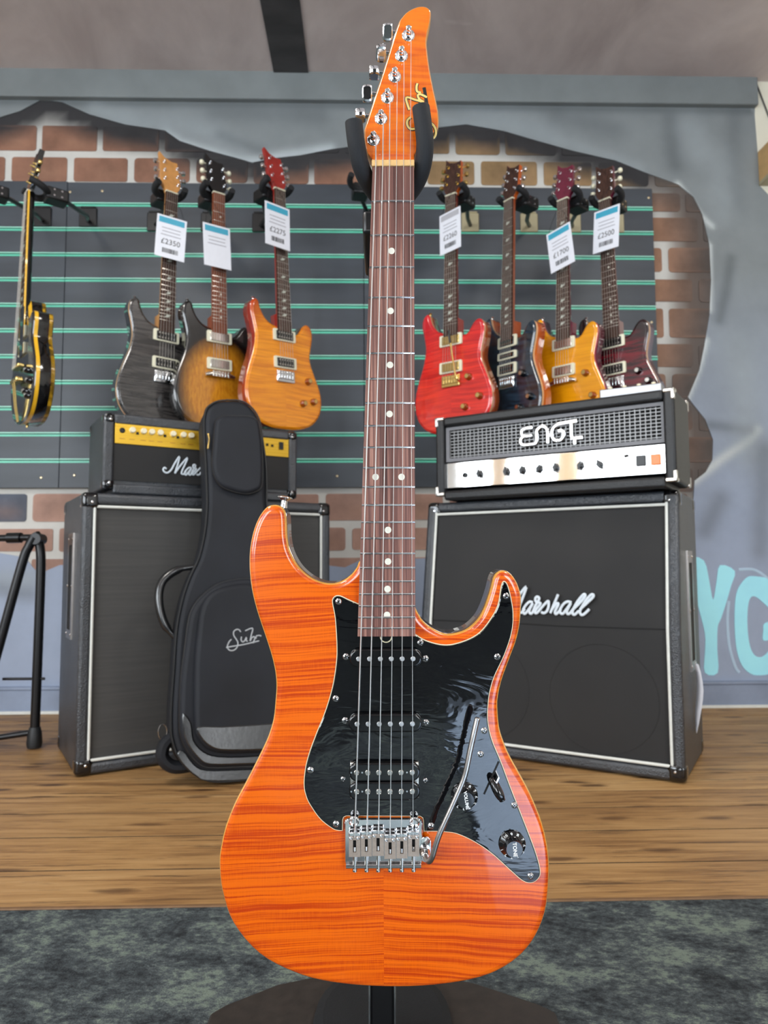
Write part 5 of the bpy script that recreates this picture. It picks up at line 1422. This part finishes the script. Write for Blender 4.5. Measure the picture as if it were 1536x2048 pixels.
g = G(); g.rings([ring(lp, 0.045), ring(lp, 0.0575), ring(inset(lp, 0.003), 0.0595)], False, True); g.build('leather_patch', 'leather_black', p2)
lp2 = ccw(catmull(mm([(-150, 185), (-149, 140), (-136, 104), (-110, 70), (-84, 54), (-4, 46), (88, 40), (126, 48), (155, 74), (170, 112), (175, 160), (150, 160), (146, 122), (126, 88), (90, 66), (18, 64), (-62, 72), (-100, 88), (-124, 118), (-130, 160)]), True, 3))
g = G(); g.rings([ring(lp2, 0.02), ring(lp2, 0.0375), ring(inset(lp2, 0.003), 0.0395)], False, True); g.build('leather_patch', 'leather_black', p1)
lp3 = ccw(catmull(mm([(-160, 84), (-142, 54), (-113, 26), (-86, 12), (26, 2), (142, 9), (176, 26), (200, 54), (190, 62), (150, 34), (90, 24), (-4, 30), (-88, 38), (-120, 56), (-146, 92)]), True, 3))
g = G(); g.rings([ring(lp3, 0.0), ring(lp3, 0.0085), ring(inset(lp3, 0.002), 0.010)], False, True); g.build('leather_patch', 'leather_black', bg_)
g = G(); strokes(g, [[(a*0.0003, b*0.00030) for a, b in l] for l in LOGO_S], 1.0, -0.040, 0.345, -0.0562, 0.0016, 0.4); o = g.build('script_logo', 'grey_embroidery', p2); o['label'] = 'grey embroidered script logo'
g = G(); g.tube(catmull([(-0.105, 0.045, 0.575), (-0.150, 0.050, 0.568), (-0.188, 0.050, 0.540), (-0.200, 0.050, 0.502), (-0.196, 0.050, 0.453), (-0.180, 0.050, 0.410), (-0.150, 0.045, 0.375)], False, 4), [0.008]*4+[0.0115]*17+[0.008]*4, 10); g.build('carry_handle', 'leather_black', bg_)
g = G(); g.tube([(-0.072, -0.010, 0.951), (-0.070, -0.012, 0.935), (-0.074, -0.012, 0.905)], [0.003, 0.002, 0.003], 8); g.build('zip_pull', 'gold', bg_)
g = G(); g.tube([(-0.190+0.011*math.cos(a), 0.045, 0.140+0.019*math.sin(a)) for a in [2*math.pi*k/20 for k in range(21)]], 0.0016, 6); g.build('strap_ring', 'chrome', bg_)
g = G(); g.tube(catmull([(-0.165, 0.05, 0.125), (-0.186, 0.05, 0.105), (-0.190, 0.05, 0.075), (-0.165, 0.05, 0.050), (-0.120, 0.05, 0.048), (-0.07, 0.05, 0.060)], False, 4), 0.017, 10, True, None, 1.5); g.build('shoulder_strap', 'nylon', bg_)

# ------------------------------------------------------------------ folding tube stand at the left edge
fs = thing('folding_stand', 'black folding tube stand at the left edge of the boards', 'stand', (-1.060, 2.310, 0.003))
g = G(); g.tube(catmull([(-0.012, 0.010, 0.672), (-0.002, 0.006, 0.655), (0.010, 0.0, 0.615), (0.013, 0.0, 0.54), (0.012, 0.0, 0.30), (0.010, 0.0, 0.03)], False, 6), 0.0145, 14); g.build('leg_tube', 'black_metal', fs)
g = G(); g.lathe([(0.0215, 0.0), (0.0235, 0.012), (0.0205, 0.045), (0.0165, 0.062)], (0.010, 0, 0), 'z', 16); g.build('rubber_foot', 'rubber', fs)
g = G(); g.tube(catmull([(-0.008, -0.01, 0.660), (-0.022, -0.012, 0.630), (-0.040, -0.016, 0.575), (-0.100, -0.03, 0.300), (-0.160, -0.045, 0.03)], False, 6), 0.0145, 14); g.build('leg_tube', 'black_metal', fs)
g = G(); g.tube([(-0.128, -0.037, 0.175), (-0.170, -0.047, 0.0)], 0.020, 14); g.build('leg_sleeve', 'rubber', fs)
g = G(); g.tube([(-0.010, 0.0, 0.660), (-0.45, 0.05, 0.655)], 0.0110, 12); g.tube([(-0.055, 0.005, 0.6595), (-0.10, 0.01, 0.659)], 0.017, 12); g.tube([(0.0, -0.02, 0.655), (0.0, 0.03, 0.655)], 0.018, 12); g.build('top_bar', 'black_metal', fs)
g = G(); g.tube([(0.0, 0.0, 0.045), (-0.30, -0.02, 0.005)], 0.0095, 10); g.build('foot_bar', 'black_metal', fs)
g = G(); g.tube([(-0.095, 0.0, 0.212), (0.036, 0.0, 0.212)], 0.0045, 8); g.build('spacer_rod', 'black_metal', fs)

# ------------------------------------------------------------------ wooden box on the wall at the right edge
wb_ = thing('wooden_box', 'small pale wooden box with a round hole mounted at the right edge of the wall', 'box', (1.655, WY-0.006, 2.16))
g = G(); g.box(0.0, 0.16, -0.09, 0.0, 0.0, 0.145); g.build('box_case', 'wood_pale', wb_, 0.002)
g = G(); g.box(-0.001, 0.161, -0.091, 0.0, -0.003, 0.012); g.build('box_plinth', 'plate_beige', wb_, 0.001)
g = G(); g.lathe([(0.020, 0.0), (0.020, 0.002), (0.016, 0.002), (0.015, 0.0005)], (0.058, -0.090, 0.060), n=20); g.build('sound_hole', 'slot_black', wb_)
